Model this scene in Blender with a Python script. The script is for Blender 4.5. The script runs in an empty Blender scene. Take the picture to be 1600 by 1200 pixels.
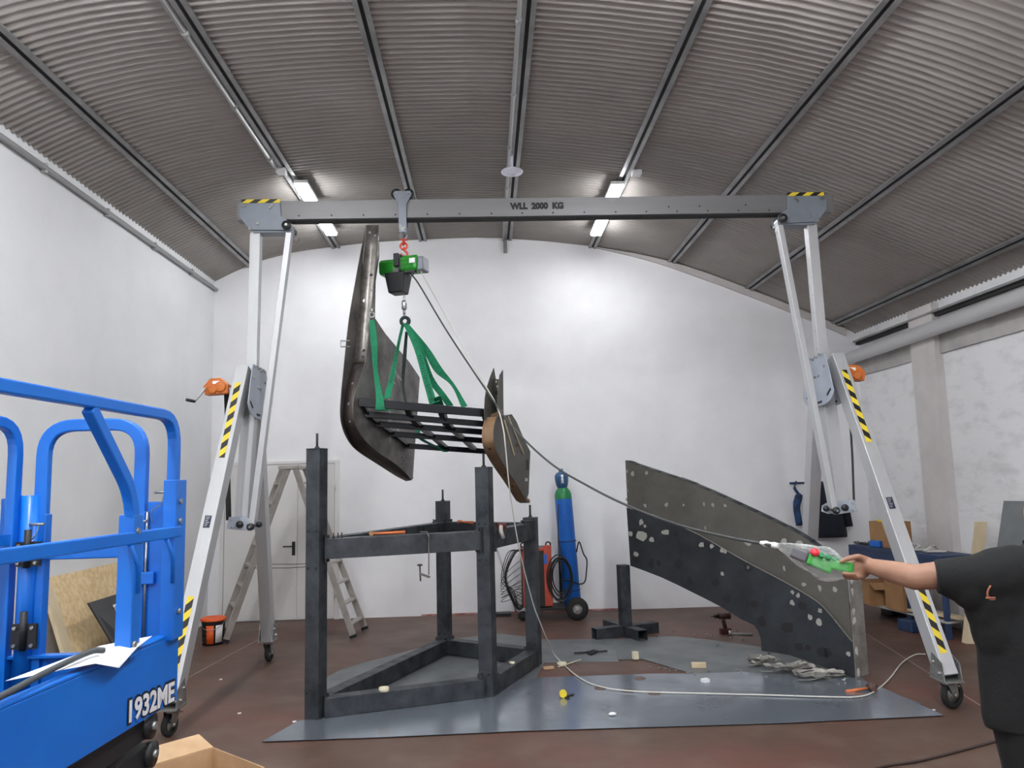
import bpy, math, random
from mathutils import Vector, Matrix
random.seed(7)
SC = bpy.context.scene
COL = SC.collection

# ------------------------------------------------------------------ camera
F = 1215.0
HEYE = 1.75
def _n(v):
    return v.normalized()
_Yc = _n(Vector((760-800, -(752-600), -F)))
_u = Vector((-0.0215, 1, 0)); _u = _u - _Yc*_u.dot(_Yc)
_Zc = _n(_u); _Xc = _Yc.cross(_Zc)
RC = Matrix((_Xc, _Yc, _Zc))           # camera axes to room axes
CAM = Vector((0, 0, HEYE))
cd = bpy.data.cameras.new('camera'); cam = bpy.data.objects.new('camera', cd); COL.objects.link(cam)
cd.sensor_width = 36.0; cd.lens = F*36.0/1600.0; cd.clip_start = 0.05; cd.clip_end = 100
cam.matrix_world = Matrix.Translation(CAM) @ RC.to_4x4()
SC.camera = cam

# ------------------------------------------------------------------ world, exposure
w = bpy.data.worlds.new('world'); SC.world = w; w.use_nodes = True
w.node_tree.nodes['Background'].inputs[0].default_value = (0.8, 0.9, 1.0, 1)
w.node_tree.nodes['Background'].inputs[1].default_value = 0.05
SC.view_settings.view_transform = 'Standard'
try: SC.view_settings.look = 'None'
except Exception: pass
SC.view_settings.gamma = 1.0
SC.view_settings.use_curve_mapping = False
SC.view_settings.exposure = 1.15
try:
    SC.cycles.diffuse_bounces = 8; SC.cycles.max_bounces = 14; SC.cycles.transparent_max_bounces = 16
except Exception: pass
LAMP = 120.0            # emission strength of the LED diffusers

def ray(px, py):
    return RC @ _n(Vector((px-800, -(py-600), -F)))
def at(px, py, Y):
    d = ray(px, py); return CAM + d*(Y/d.y)
def atZ(px, py, Z=0.0):
    d = ray(px, py); return CAM + d*((Z-HEYE)/d.z)
def atX(px, py, X):
    d = ray(px, py); return CAM + d*(X/d.x)
def V(*a): return Vector(a)

# ------------------------------------------------------------------ materials
def lin(c):
    out = []
    for x in c:
        x = x/255.0
        out.append(x/12.92 if x <= 0.04045 else ((x+0.055)/1.055)**2.4)
    return (out[0], out[1], out[2], 1)
def mat(name, c, rough=0.5, metal=0.0, c2=None, scale=4.0, lo=0.35, hi=0.65, bump=0.0, bscale=40.0, emit=None,
        alpha=None, r2=None, stretch=None, spec=None, coat=0.0, trans=0.0):
    m = bpy.data.materials.new(name); m.use_nodes = True
    nt = m.node_tree; N = nt.nodes; L = nt.links; b = N['Principled BSDF']
    b.inputs['Base Color'].default_value = lin(c)
    b.inputs['Roughness'].default_value = rough; b.inputs['Metallic'].default_value = metal
    if coat: b.inputs['Coat Weight'].default_value = coat; b.inputs['Coat Roughness'].default_value = .15
    if trans: b.inputs['Transmission Weight'].default_value = trans
    if spec is not None: b.inputs['Specular IOR Level'].default_value = spec
    tc = N.new('ShaderNodeTexCoord'); mp = N.new('ShaderNodeMapping'); L.new(tc.outputs['Object'], mp.inputs['Vector'])
    if stretch: mp.inputs['Scale'].default_value = stretch
    if c2 or r2 is not None:
        nz = N.new('ShaderNodeTexNoise'); nz.inputs['Scale'].default_value = scale; nz.inputs['Detail'].default_value = 6
        nz.inputs['Roughness'].default_value = .62
        L.new(mp.outputs[0], nz.inputs['Vector'])
        cr = N.new('ShaderNodeMapRange'); cr.inputs[1].default_value = lo; cr.inputs[2].default_value = hi
        L.new(nz.outputs['Fac'], cr.inputs[0])
        if c2:
            mx = N.new('ShaderNodeMix'); mx.data_type = 'RGBA'
            mx.inputs[6].default_value = lin(c); mx.inputs[7].default_value = lin(c2)
            L.new(cr.outputs[0], mx.inputs[0]); L.new(mx.outputs[2], b.inputs['Base Color'])
        if r2 is not None:
            mr = N.new('ShaderNodeMapRange'); mr.inputs[3].default_value = rough; mr.inputs[4].default_value = r2
            L.new(cr.outputs[0], mr.inputs[0]); L.new(mr.outputs[0], b.inputs['Roughness'])
    if bump:
        nb = N.new('ShaderNodeTexNoise'); nb.inputs['Scale'].default_value = bscale; nb.inputs['Detail'].default_value = 4
        L.new(mp.outputs[0], nb.inputs['Vector'])
        bp = N.new('ShaderNodeBump'); bp.inputs['Strength'].default_value = bump; bp.inputs['Distance'].default_value = .01
        L.new(nb.outputs['Fac'], bp.inputs['Height']); L.new(bp.outputs[0], b.inputs['Normal'])
    if emit:
        b.inputs['Emission Color'].default_value = lin(c); b.inputs['Emission Strength'].default_value = emit
    if alpha is not None: b.inputs['Alpha'].default_value = alpha
    return m

WALL = mat('white wall paint', (222, 223, 224), .75, c2=(213, 214, 215), scale=.9, bump=.12, bscale=14)
BACKW = mat('white back wall paint', (242, 242, 244), .7, c2=(234, 234, 236), scale=1.3, bump=.15, bscale=9)
BLOCK = mat('painted block wall', (226, 226, 227), .8, c2=(196, 195, 196), scale=2.6, lo=.5, hi=.8, bump=.5, bscale=7, stretch=(1, 1, 2.5))
CONC = mat('concrete edge beam', (180, 177, 174), .8, c2=(160, 157, 154), scale=3)
PIL = mat('pilaster paint', (205, 200, 198), .8, c2=(192, 188, 186), scale=3)
ROOF = mat('corrugated roof sheet', (158, 153, 148), .55, .0, c2=(146, 141, 136), scale=1.2, r2=.45)
PURL = mat('galvanised purlin', (160, 160, 160), .45, .6, c2=(130, 130, 130), scale=3)
DARK = mat('dark slot', (38, 38, 38), .8)
COND = mat('conduit grey', (165, 165, 165), .4, .3)
PIPE = mat('white pipe', (222, 222, 222), .35)
ALU = mat('brushed aluminium', (196, 197, 198), .38, .35, c2=(184, 185, 187), scale=3, stretch=(1, 1, .2))
ALU_D = mat('anodised beam aluminium', (124, 123, 124), .45, .3, c2=(116, 115, 116), scale=2, stretch=(.2, 1, 4))
ALU_L = mat('ladder aluminium', (184, 180, 174), .42, .35, c2=(160, 155, 148), scale=6)
GPL = mat('grey painted plate', (128, 135, 144), .42, .1, c2=(118, 124, 132), scale=5)
GPL2 = mat('light grey painted plate', (172, 180, 192), .4, .1, c2=(160, 168, 180), scale=5)
ZINC = mat('zinc plated steel', (178, 180, 178), .3, .75, c2=(140, 142, 140), scale=12)
BLACK = mat('black plastic', (28, 29, 32), .45)
RUB = mat('black rubber', (30, 30, 31), .75)
YEL = mat('hazard yellow', (226, 200, 52), .5)
BLK = mat('hazard black', (24, 24, 24), .5)
NAVY = mat('navy label', (28, 32, 58), .5)
WHT = mat('white label', (232, 232, 232), .5)
INK = mat('black stencil ink', (22, 22, 24), .6)
ORG = mat('orange winch enamel', (206, 116, 44), .42, c2=(188, 98, 34), scale=9)
GRN = mat('green hoist enamel', (46, 158, 50), .42, c2=(38, 140, 42), scale=8)
REDH = mat('red lacquered hook', (208, 66, 40), .35)
SLING = mat('green webbing', (16, 128, 88), .8, c2=(10, 108, 72), scale=30, bump=.4, bscale=160)
SLINGD = mat('dark webbing', (34, 52, 48), .8)
SPRINT = mat('sling print', (14, 62, 46), .8)
BAREST = mat('ground bare steel', (132, 128, 124), .36, .75, c2=(92, 88, 86), scale=3.5, r2=.5, bump=.1, bscale=12)
RAWD = mat('dark raw steel', (74, 66, 62), .5, .55, c2=(54, 48, 46), scale=5)
MILL = mat('mill scale steel tube', (80, 84, 88), .44, .55, c2=(42, 46, 52), scale=6.5, lo=.3, hi=.7, r2=.6, bump=.06, bscale=20)
MILLG = mat('grey brown steel skin', (98, 95, 89), .6, .3, c2=(84, 82, 76), scale=2.4, r2=.65)
MILLB = mat('blue black steel skin', (64, 68, 72), .5, .5, c2=(44, 47, 52), scale=2.2, r2=.62)
PUTTY = mat('pale filler', (198, 196, 190), .7)
SOOT = mat('burn marks', (28, 28, 30), .7)
BPAINT = mat('satin black frame paint', (20, 22, 28), .25, .1)
WOOD = mat('brown templating board', (132, 104, 76), .7, c2=(112, 86, 62), scale=6)
WOODL = mat('pale timber', (206, 190, 160), .7, c2=(190, 172, 140), scale=6, stretch=(1, 1, .2))
CARD = mat('cardboard', (196, 164, 128), .85, c2=(182, 150, 114), scale=5)
CARDB = mat('brown cardboard', (164, 124, 84), .85, c2=(148, 110, 74), scale=5)
OSB = mat('oriented strand board', (218, 194, 152), .8, c2=(200, 172, 128), scale=20, lo=.4, hi=.6)
LBLUE = mat('lift blue paint', (2, 108, 206), .4, c2=(1, 98, 194), scale=2, coat=.2)
TANKB = mat('gas bottle blue', (28, 104, 196), .4, c2=(24, 94, 182), scale=5)
TANKG = mat('gas bottle green', (24, 120, 66), .4)
CAPB = mat('gas cap blue', (44, 84, 124), .45)
WRED = mat('welder orange red', (196, 82, 60), .5, c2=(176, 70, 50), scale=7)
GCAB = mat('grey cable', (58, 60, 60), .6)
WCAB = mat('white cable', (206, 204, 196), .6)
DOORM = mat('white door paint', (224, 222, 220), .55, c2=(216, 214, 212), scale=1)
BENCHB = mat('bench blue', (40, 62, 98), .5, c2=(32, 50, 82), scale=6)
SHEET = mat('galvanised floor sheet', (150, 158, 168), .16, .6, c2=(118, 125, 134), scale=1.6, lo=.35, hi=.7, r2=.30, bump=.03, bscale=3)
SHEET2 = mat('dull steel floor sheet', (122, 126, 128), .42, .45, c2=(104, 108, 110), scale=1.8, r2=.55)
SKIN = mat('skin', (150, 114, 93), .6, c2=(136, 98, 78), scale=9)
TSH = mat('black cotton', (15, 17, 18), .95, c2=(11, 12, 14), scale=6, bump=.3, bscale=30)
PANTS = mat('black trousers', (13, 14, 16), .9, bump=.3, bscale=24)
HAIR = mat('dark hair', (34, 27, 22), .8)
JACK = mat('navy jacket cloth', (22, 26, 38), .9, bump=.4, bscale=20)
DIFF = mat('led diffuser', (250, 252, 255), .5, emit=LAMP)
DIFF2 = mat('dimmed led diffuser', (250, 252, 255), .5, emit=LAMP*.3)
DOMEM = mat('white plastic dome', (226, 226, 240), .5)
PAPER = mat('white paper', (232, 232, 234), .8)
TAPE = mat('cream tape', (214, 206, 180), .6)
WEB = mat('off white strap webbing', (176, 172, 164), .85, c2=(140, 136, 130), scale=10)
PINK = mat('red stop button', (222, 44, 60), .4)
EMB = mat('copper embroidery', (140, 86, 62), .8)
ORP = mat('orange plastic', (232, 96, 40), .5)
ORTOOL = mat('orange handle lacquer', (204, 110, 62), .5)
LTXT = mat('pale letter vinyl', (222, 222, 226), .5)
OUTL = mat('dark letter outline', (20, 24, 44), .5)
def floor_material():
    m = mat('red brown resin floor', (92, 70, 58), .42, c2=(78, 57, 48), scale=.8, lo=.3, hi=.7, r2=.6)
    nt = m.node_tree; N = nt.nodes; L = nt.links; b = N['Principled BSDF']
    src = b.inputs['Base Color'].links[0].from_socket
    tc = N['Texture Coordinate']
    n2 = N.new('ShaderNodeTexNoise'); n2.inputs['Scale'].default_value = 2.6; n2.inputs['Detail'].default_value = 7
    L.new(tc.outputs['Object'], n2.inputs['Vector'])
    r = N.new('ShaderNodeMapRange'); r.inputs[1].default_value = .52; r.inputs[2].default_value = .75; r.inputs[4].default_value = .6
    L.new(n2.outputs['Fac'], r.inputs[0])
    mx = N.new('ShaderNodeMix'); mx.data_type = 'RGBA'; mx.inputs[7].default_value = lin((108, 92, 80))
    L.new(r.outputs[0], mx.inputs[0]); L.new(src, mx.inputs[6])
    n3 = N.new('ShaderNodeTexNoise'); n3.inputs['Scale'].default_value = .7; n3.inputs['Detail'].default_value = 3
    mp = N.new('ShaderNodeMapping'); mp.inputs['Location'].default_value = (3.1, 1.7, 0); L.new(tc.outputs['Object'], mp.inputs[0]); L.new(mp.outputs[0], n3.inputs['Vector'])
    r3 = N.new('ShaderNodeMapRange'); r3.inputs[1].default_value = .5; r3.inputs[2].default_value = .72; r3.inputs[4].default_value = .55
    L.new(n3.outputs['Fac'], r3.inputs[0])
    m3 = N.new('ShaderNodeMix'); m3.data_type = 'RGBA'; m3.inputs[7].default_value = lin((108, 60, 48))
    L.new(r3.outputs[0], m3.inputs[0]); L.new(mx.outputs[2], m3.inputs[6]); L.new(m3.outputs[2], b.inputs['Base Color'])
    return m
FLOOR = floor_material()
def bag_material():
    m = bpy.data.materials.new('clear plastic bag'); m.use_nodes = True
    nt = m.node_tree; N = nt.nodes; L = nt.links; b = N['Principled BSDF']; out = N['Material Output']
    b.inputs['Base Color'].default_value = (.85, .88, .88, 1); b.inputs['Roughness'].default_value = .25
    tr = N.new('ShaderNodeBsdfTransparent'); mx = N.new('ShaderNodeMixShader')
    lw = N.new('ShaderNodeLayerWeight'); lw.inputs[0].default_value = .35
    nz = N.new('ShaderNodeTexNoise'); nz.inputs['Scale'].default_value = 16
    mr = N.new('ShaderNodeMapRange'); mr.inputs[1].default_value = .35; mr.inputs[2].default_value = .75; mr.inputs[3].default_value = .05; mr.inputs[4].default_value = .4
    ad = N.new('ShaderNodeMath'); ad.operation = 'ADD'; ad.use_clamp = True
    L.new(nz.outputs['Fac'], mr.inputs[0]); L.new(mr.outputs[0], ad.inputs[0]); L.new(lw.outputs['Facing'], ad.inputs[1])
    ml = N.new('ShaderNodeMath'); ml.operation = 'MULTIPLY'; ml.inputs[1].default_value = .34
    L.new(ad.outputs[0], ml.inputs[0])
    L.new(ml.outputs[0], mx.inputs[0]); L.new(tr.outputs[0], mx.inputs[1]); L.new(b.outputs[0], mx.inputs[2]); L.new(mx.outputs[0], out.inputs[0])
    return m
BAG = bag_material()

# ------------------------------------------------------------------ mesh helpers
def wmat(o):
    m = Matrix.LocRotScale(o.location, o.rotation_euler, o.scale)
    return wmat(o.parent) @ m if o.parent else m
def frame(d, up=V(0, 0, 1)):
    d = d.normalized(); s = d.cross(up)
    if s.length < 1e-4: s = d.cross(V(0, 1, 0))
    s.normalize(); u = s.cross(d).normalized(); return s, u
class MB:
    def __init__(self): self.v = []; self.f = []; self.m = []; self.s = []
    def add(self, vs, fs, m=0, s=False):
        o = len(self.v); self.v += [Vector(v) for v in vs]
        for f in fs: self.f.append([i+o for i in f]); self.m.append(m); self.s.append(s)
        return self
    def box(self, lo, hi, m=0):
        x0, y0, z0 = lo; x1, y1, z1 = hi
        return self.add([(x0,y0,z0),(x1,y0,z0),(x1,y1,z0),(x0,y1,z0),(x0,y0,z1),(x1,y0,z1),(x1,y1,z1),(x0,y1,z1)],
                 [(0,3,2,1),(4,5,6,7),(0,1,5,4),(1,2,6,5),(2,3,7,6),(3,0,4,7)], m)
    def cbox(self, c, size, m=0, rz=0.0, rot=None):
        R = rot if rot is not None else Matrix.Rotation(rz, 3, 'Z'); c = Vector(c); h = Vector(size)/2
        vs = [c + R @ V(sx*h.x, sy*h.y, sz*h.z) for sz in (-1, 1) for sx, sy in ((-1,-1),(1,-1),(1,1),(-1,1))]
        return self.add(vs, [(0,3,2,1),(4,5,6,7),(0,1,5,4),(1,2,6,5),(2,3,7,6),(3,0,4,7)], m)
    def bar(self, a, b, w_, h_, m=0, up=V(0, 0, 1)):
        a = Vector(a); b = Vector(b); s, u = frame(b-a, up)
        vs = [p + s*(sx*w_/2) + u*(sy*h_/2) for p in (a, b) for sx, sy in ((-1,-1),(1,-1),(1,1),(-1,1))]
        return self.add(vs, [(0,1,2,3),(7,6,5,4),(0,4,5,1),(1,5,6,2),(2,6,7,3),(3,7,4,0)], m)
    def hollow(self, a, b, w_, h_, t=.005, m=0, md=1, up=V(0, 0, 1)):
        # square tube with open ends
        a = Vector(a); b = Vector(b); s, u = frame(b-a, up)
        def ring(p, k): return [p + s*(sx*(w_/2-k)) + u*(sy*(h_/2-k)) for sx, sy in ((-1,-1),(1,-1),(1,1),(-1,1))]
        vs = ring(a, 0)+ring(b, 0)+ring(a, t)+ring(b, t)
        fs = []
        for i in range(4):
            j = (i+1) % 4
            fs += [(i, i+4, j+4, j), (i+8, j+8, j+12, i+12), (i, j, j+8, i+8), (i+4, i+12, j+12, j+4)]
        return self.add(vs, fs, m)
    def sweep(self, pts, w_, h_, m=0, up=V(0, 0, 1), fixed=None, caps=True, smooth=False):
        # rectangular section along a path; fixed = constant side vector
        pts = [Vector(p) for p in pts]; rings = []
        for i, p in enumerate(pts):
            a = pts[max(0, i-1)]; b = pts[min(len(pts)-1, i+1)]; d = (b-a).normalized()
            if fixed is not None:
                s = Vector(fixed).normalized(); u = s.cross(d).normalized()
                if 0 < i < len(pts)-1:
                    d1 = (pts[i]-pts[i-1]).normalized(); c = max(.5, d1.dot(d)); hh = h_/c
                else: hh = h_
            else:
                s, u = frame(d, up); hh = h_
            rings.append([p + s*(sx*w_/2) + u*(sy*hh/2) for sx, sy in ((-1,-1),(1,-1),(1,1),(-1,1))])
        vs = [v for r in rings for v in r]; fs = []
        for i in range(len(rings)-1):
            for k in range(4):
                j = (k+1) % 4; fs.append((i*4+k, (i+1)*4+k, (i+1)*4+j, i*4+j))
        if caps: fs += [(0, 1, 2, 3), tuple(len(vs)-4+k for k in (3, 2, 1, 0))]
        return self.add(vs, fs, m, smooth)
    def tube(self, pts, r, n=10, m=0, closed=False, caps=True):
        pts = [Vector(p) for p in pts]; N_ = len(pts)
        rr = r if isinstance(r, (list, tuple)) else [r]*N_
        vs = []; prev = None
        for i, p in enumerate(pts):
            a = pts[(i-1) % N_] if closed else pts[max(0, i-1)]; b = pts[(i+1) % N_] if closed else pts[min(N_-1, i+1)]
            d = (b-a).normalized()
            if prev is None: s, u = frame(d)
            else:
                s = prev - d*prev.dot(d)
                if s.length < 1e-5: s, u = frame(d)
                s.normalize(); u = s.cross(d).normalized()
            prev = s
            for k in range(n):
                t = 2*math.pi*k/n; vs.append(p + (s*math.cos(t)+u*math.sin(t))*rr[i])
        fs = []
        for i in range(N_ if closed else N_-1):
            i2 = (i+1) % N_
            for k in range(n):
                j = (k+1) % n; fs.append((i*n+k, i*n+j, i2*n+j, i2*n+k))
        self.add(vs, fs, m, True)
        if caps and not closed:
            o = len(self.v)-len(vs)
            self.f.append([o+k for k in range(n)][::-1]); self.m.append(m); self.s.append(False)
            self.f.append([o+(N_-1)*n+k for k in range(n)]); self.m.append(m); self.s.append(False)
        return self
    def cyl(self, a, b, r, n=16, m=0): return self.tube([a, b], r, n, m)
    def lathe(self, prof, o=V(0, 0, 0), axis=V(0, 0, 1), n=24, m=0, smooth=True):
        axis = Vector(axis).normalized(); s, u = frame(axis); o = Vector(o); vs = []; fs = []
        for r, z in prof:
            for k in range(n):
                t = 2*math.pi*k/n; vs.append(o + axis*z + (s*math.cos(t)+u*math.sin(t))*max(r, 1e-4))
        for i in range(len(prof)-1):
            for k in range(n):
                j = (k+1) % n; fs.append((i*n+k, i*n+j, (i+1)*n+j, (i+1)*n+k))
        return self.add(vs, fs, m, smooth)
    def torus(self, c, axis, R_, r, n=24, k=8, m=0, arc=1.0):
        s, u = frame(Vector(axis)); c = Vector(c); q = int(n*arc)
        pts = [c+(s*math.cos(2*math.pi*i/n)+u*math.sin(2*math.pi*i/n))*R_ for i in range(q if arc >= 1 else q+1)]
        return self.tube(pts, r, k, m, closed=arc >= 1)
    def prism(self, pts, t, m=0, ms=None):
        pts = [Vector(p) for p in pts]; t = Vector(t); n = len(pts)
        self.add(pts+[p+t for p in pts], [tuple(range(n))[::-1], tuple(range(n, 2*n))], m)
        o = len(self.v)-2*n
        for i in range(n):
            j = (i+1) % n; self.f.append([o+i, o+j, o+n+j, o+n+i]); self.m.append(m if ms is None else ms); self.s.append(False)
        return self
    def ell(self, c, r, m=0, R=None, n=20, k=12):
        c = Vector(c); r = Vector(r); R = R if R is not None else Matrix.Identity(3); vs = []; fs = []
        for i in range(k+1):
            a = math.pi*i/k
            for j in range(n):
                t = 2*math.pi*j/n; vs.append(c + R @ V(r.x*math.sin(a)*math.cos(t), r.y*math.sin(a)*math.sin(t), -r.z*math.cos(a)))
        for i in range(k):
            for j in range(n):
                q = (j+1) % n; fs.append((i*n+j, i*n+q, (i+1)*n+q, (i+1)*n+j))
        return self.add(vs, fs, m, True)
    def ribbon(self, pts, ws, t=.004, m=0):
        # strap: centre points and width vectors
        pts = [Vector(p) for p in pts]; n = len(pts)
        if isinstance(ws, Vector): ws = [ws]*n
        vs = []
        for i, p in enumerate(pts):
            d = (pts[min(n-1, i+1)]-pts[max(0, i-1)]).normalized(); w_ = Vector(ws[i]); nn = d.cross(w_)
            nn = nn.normalized()*t/2 if nn.length > 1e-6 else V(0, 0, t/2)
            vs += [p-w_/2-nn, p+w_/2-nn, p+w_/2+nn, p-w_/2+nn]
        fs = [(0, 1, 2, 3), tuple(4*n-4+k for k in (3, 2, 1, 0))]
        for i in range(n-1):
            for k in range(4):
                j = (k+1) % 4; fs.append((i*4+k, (i+1)*4+k, (i+1)*4+j, i*4+j))
        return self.add(vs, fs, m, False)
    def build(self, name, mats, parent=None, bevel=0.0, origin=None):
        if not isinstance(mats, (list, tuple)): mats = [mats]
        if parent is not None:
            inv = wmat(parent).inverted(); vs = [inv @ v for v in self.v]; loc = V(0, 0, 0)
        else:
            if origin is None:
                xs = [v.x for v in self.v]; ys = [v.y for v in self.v]; zs = [v.z for v in self.v]
                origin = V((min(xs)+max(xs))/2, (min(ys)+max(ys))/2, min(zs))
            loc = Vector(origin); vs = [v-loc for v in self.v]
        me = bpy.data.meshes.new(name); me.from_pydata(vs, [], self.f)
        for mm in mats: me.materials.append(mm)
        me.polygons.foreach_set('material_index', self.m); me.polygons.foreach_set('use_smooth', self.s); me.update()
        import bmesh
        bm = bmesh.new(); bm.from_mesh(me); bmesh.ops.recalc_face_normals(bm, faces=bm.faces); bm.to_mesh(me); bm.free()
        o = bpy.data.objects.new(name, me); COL.objects.link(o); o.location = loc
        if parent is not None: o.parent = parent
        if bevel:
            b = o.modifiers.new('bevel', 'BEVEL'); b.width = bevel; b.segments = 2; b.limit_method = 'ANGLE'; b.angle_limit = .6
        return o
def empty(name, loc, label=None, cat=None, group=None, rz=0.0):
    o = bpy.data.objects.new(name, None); COL.objects.link(o); o.location = Vector(loc); o.rotation_euler = (0, 0, rz)
    o.empty_display_size = .1
    if label: tag(o, label, cat, group)
    return o
def tag(o, label=None, cat=None, group=None, kind=None):
    if label: o['label'] = label
    if cat: o['category'] = cat
    if group: o['group'] = group
    if kind: o['kind'] = kind
    return o
def struct(mb, name, mats, bevel=0.0):
    return tag(mb.build(name, mats, bevel=bevel, origin=V(0, 0, 0)), kind='structure')
def copy_tree(o, loc=None, rot=None, parent=None, label=None):
    c = o.copy(); COL.objects.link(c)
    if parent is not None: c.parent = parent
    for ch in [k for k in o.children]: copy_tree(ch, parent=c)
    if loc is not None: c.location = Vector(loc)
    if rot is not None: c.rotation_euler = rot
    if label: c['label'] = label
    return c
def spline(pts, sub=8):
    P = [Vector(p) for p in pts]; out = []
    for i in range(len(P)-1):
        p0 = P[i-1] if i else P[0]*2-P[1]; p1 = P[i]; p2 = P[i+1]; p3 = P[i+2] if i+2 < len(P) else P[-1]*2-P[-2]
        for k in range(sub):
            t = k/sub
            out.append(.5*((2*p1)+(-p0+p2)*t+(2*p0-5*p1+4*p2-p3)*t*t+(-p0+3*p1-3*p2+p3)*t**3))
    return out+[P[-1]]
def textmesh(name, s, P0, Rv, Uv, m, parent, bold=.0, depth=.0015, stretch=True):
    cu = bpy.data.curves.new(name, 'FONT'); cu.body = s; cu.size = 1; cu.offset = bold; cu.extrude = 0.001; cu.resolution_u = 3
    t = bpy.data.objects.new(name, cu); COL.objects.link(t)
    dg = bpy.context.evaluated_depsgraph_get(); me = bpy.data.meshes.new_from_object(t.evaluated_get(dg))
    bpy.data.objects.remove(t); bpy.data.curves.remove(cu)
    xs = [v.co.x for v in me.vertices]; ys = [v.co.y for v in me.vertices]
    x0, x1, y0, y1 = min(xs), max(xs), min(ys), max(ys); nn = Vector(Rv).cross(Vector(Uv)).normalized()
    inv = wmat(parent).inverted() if parent else Matrix.Identity(4)
    for v in me.vertices:
        a = (v.co.x-x0)/(x1-x0); b = (v.co.y-y0)/(y1-y0)
        v.co = inv @ (Vector(P0)+Vector(Rv)*a+Vector(Uv)*b+nn*(depth if v.co.z > 0 else 0))
    me.materials.clear(); me.materials.append(m)
    for p in me.polygons: p.material_index = 0
    me.name = name; o = bpy.data.objects.new(name, me); COL.objects.link(o)
    if parent: o.parent = parent
    return o

# ================================================================== THE SETTING
YB = 10.64; XL = -3.7; XR = 5.25; YF = -4.0
AR = [(-4.0,4.44),(-3.7,4.60),(-3.2,4.84),(-2.79,4.96),(-2.43,5.03),(-1.72,5.11),(-1.1,5.15),(-.4,5.17),(.33,5.16),(1.59,5.02),(2.69,4.78),(3.77,4.37),(4.97,3.84),(5.3,3.66),(5.7,3.42)]
ARC = spline([(x, 0, z) for x, z in AR], 4)
def arch(x):
    for a, b in zip(ARC, ARC[1:]):
        if a.x <= x <= b.x: return a.z+(b.z-a.z)*(x-a.x)/(b.x-a.x)
    return ARC[0].z if x < ARC[0].x else ARC[-1].z
mb = MB(); mb.box((-4.1, YF-.2, -.1), (6.2, YB+.3, 0)); struct(mb, 'floor', FLOOR)
# back wall with arched top
mb = MB(); pts = [V(-4.0, YB, -.1)] + [V(-4.0, YB, 5.4), V(5.6, YB, 5.4)] + [V(5.6, YB, -.1)]
mb.prism(pts, V(0, .2, 0)); struct(mb, 'wall_back', BACKW)
mb = MB(); mb.prism([V(-4.0, YF, 0), V(-4.0, YF, 5.4), V(5.6, YF, 5.4), V(5.6, YF, 0)], V(0, -.2, 0)); struct(mb, 'wall_front', WALL)
mb = MB(); mb.box((XL-.2, YF, 0), (XL, YB, 4.72)); struct(mb, 'wall_left', WALL)
mb = MB(); mb.box((XR, YF, 0), (XR+.25, YB, 3.75)); struct(mb, 'wall_right', BLOCK)
# corrugated vault
PITCH = .076; S_ = 8; ny = int((YB-YF+.05)/PITCH*S_)
mb = MB(); xs = [p.x for p in ARC[::2]]
vs = []; fs = []
for j in range(ny+1):
    y = YF + j*PITCH/S_; ph = 2*math.pi*j/S_
    c = math.cos(ph); zz = .014*c - (.006 if y < 7.95 else 0)
    for x in xs: vs.append(V(x, y, arch(x)+zz))
nx = len(xs)
for j in range(ny):
    for i in range(nx-1): fs.append((j*nx+i, j*nx+i+1, (j+1)*nx+i+1, (j+1)*nx+i))
mb.add(vs, fs, 0, True); struct(mb, 'ceiling', ROOF)
# purlins: twin flange channel with a dark slot
PX = [(-3.2, YB), (-2.03, YB), (-.82, YB), (.38, YB), (1.57, YB), (2.68, YB), (3.76, YB), (4.95, YB)]
for i, (x, ye) in enumerate(PX):
    mb = MB(); z = arch(x); sl = math.atan2(arch(x+.1)-arch(x-.1), .2); R = Matrix.Rotation(-sl, 3, 'Y')
    def lp(dx, dz): return V(x, 0, z) + R @ V(dx, 0, dz-.014)
    for dx0, dx1 in ((-.055, -.016), (.016, .055)):
        q = [lp(dx0, -.03), lp(dx1, -.03), lp(dx1, -.012), lp(dx0, -.012)]
        mb.prism([p+V(0, YF, 0) for p in q], V(0, YB-YF, 0), 0)
    q = [lp(-.02, -.014), lp(.02, -.014), lp(.02, -.002), lp(-.02, -.002)]
    mb.prism([p+V(0, YF, 0) for p in q], V(0, YB-YF, 0), 1)
    struct(mb, 'trim_%d' % (i+1), [PURL, DARK])
# ridge hanger bracket on the back wall
mb = MB(); mb.box((.31, YB-.06, 4.93), (.36, YB-.003, 5.15)); struct(mb, 'trim_9', PURL)
# conduits
for nm, x, y0, y1, r, lab in (('conduit_pipe', -2.11, YF+.05, 7.75, .022, 'grey conduit pipe run beside the second purlin from the left'),
                     ('conduit_pipe', .31, YF+.05, YB-.02, .018, 'grey conduit pipe run beside the ridge purlin'),):
    z = arch(x)-.045; mb = MB(); mb.tube([V(x, y0, z), V(x, y1, z)], r, 10)
    for k in range(12):
        y = y0+.5+k*1.1
        if y < y1-.1: mb.cyl(V(x, y-.03, z), V(x, y+.03, z), r*1.35, 10)
    tag(mb.build(nm, COND), lab, 'conduit')
mb = MB(); mb.tube([V(XL+.035, YF+.05, 4.47), V(XL+.035, YB-.02, 4.47)], .025, 10)
for k in range(13): mb.box((XL, -3.5+k*1.1, 4.43), (XL+.05, -3.47+k*1.1, 4.51))
tag(mb.build('conduit_pipe', COND), 'long grey conduit along the top of the left wall', 'conduit')
# right wall: pilaster, edge beam, ledge
mb = MB(); mb.box((XR-.09, 8.62, 0), (XR+.02, 9.12, 3.66)); struct(mb, 'trim_10', PIL)
mb = MB(); mb.box((XR-.03, YF, 3.07), (XR+.02, 8.62, 3.30)); mb.box((XR-.03, 9.12, 3.07), (XR+.02, YB, 3.30)); struct(mb, 'trim_11', CONC)
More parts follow.
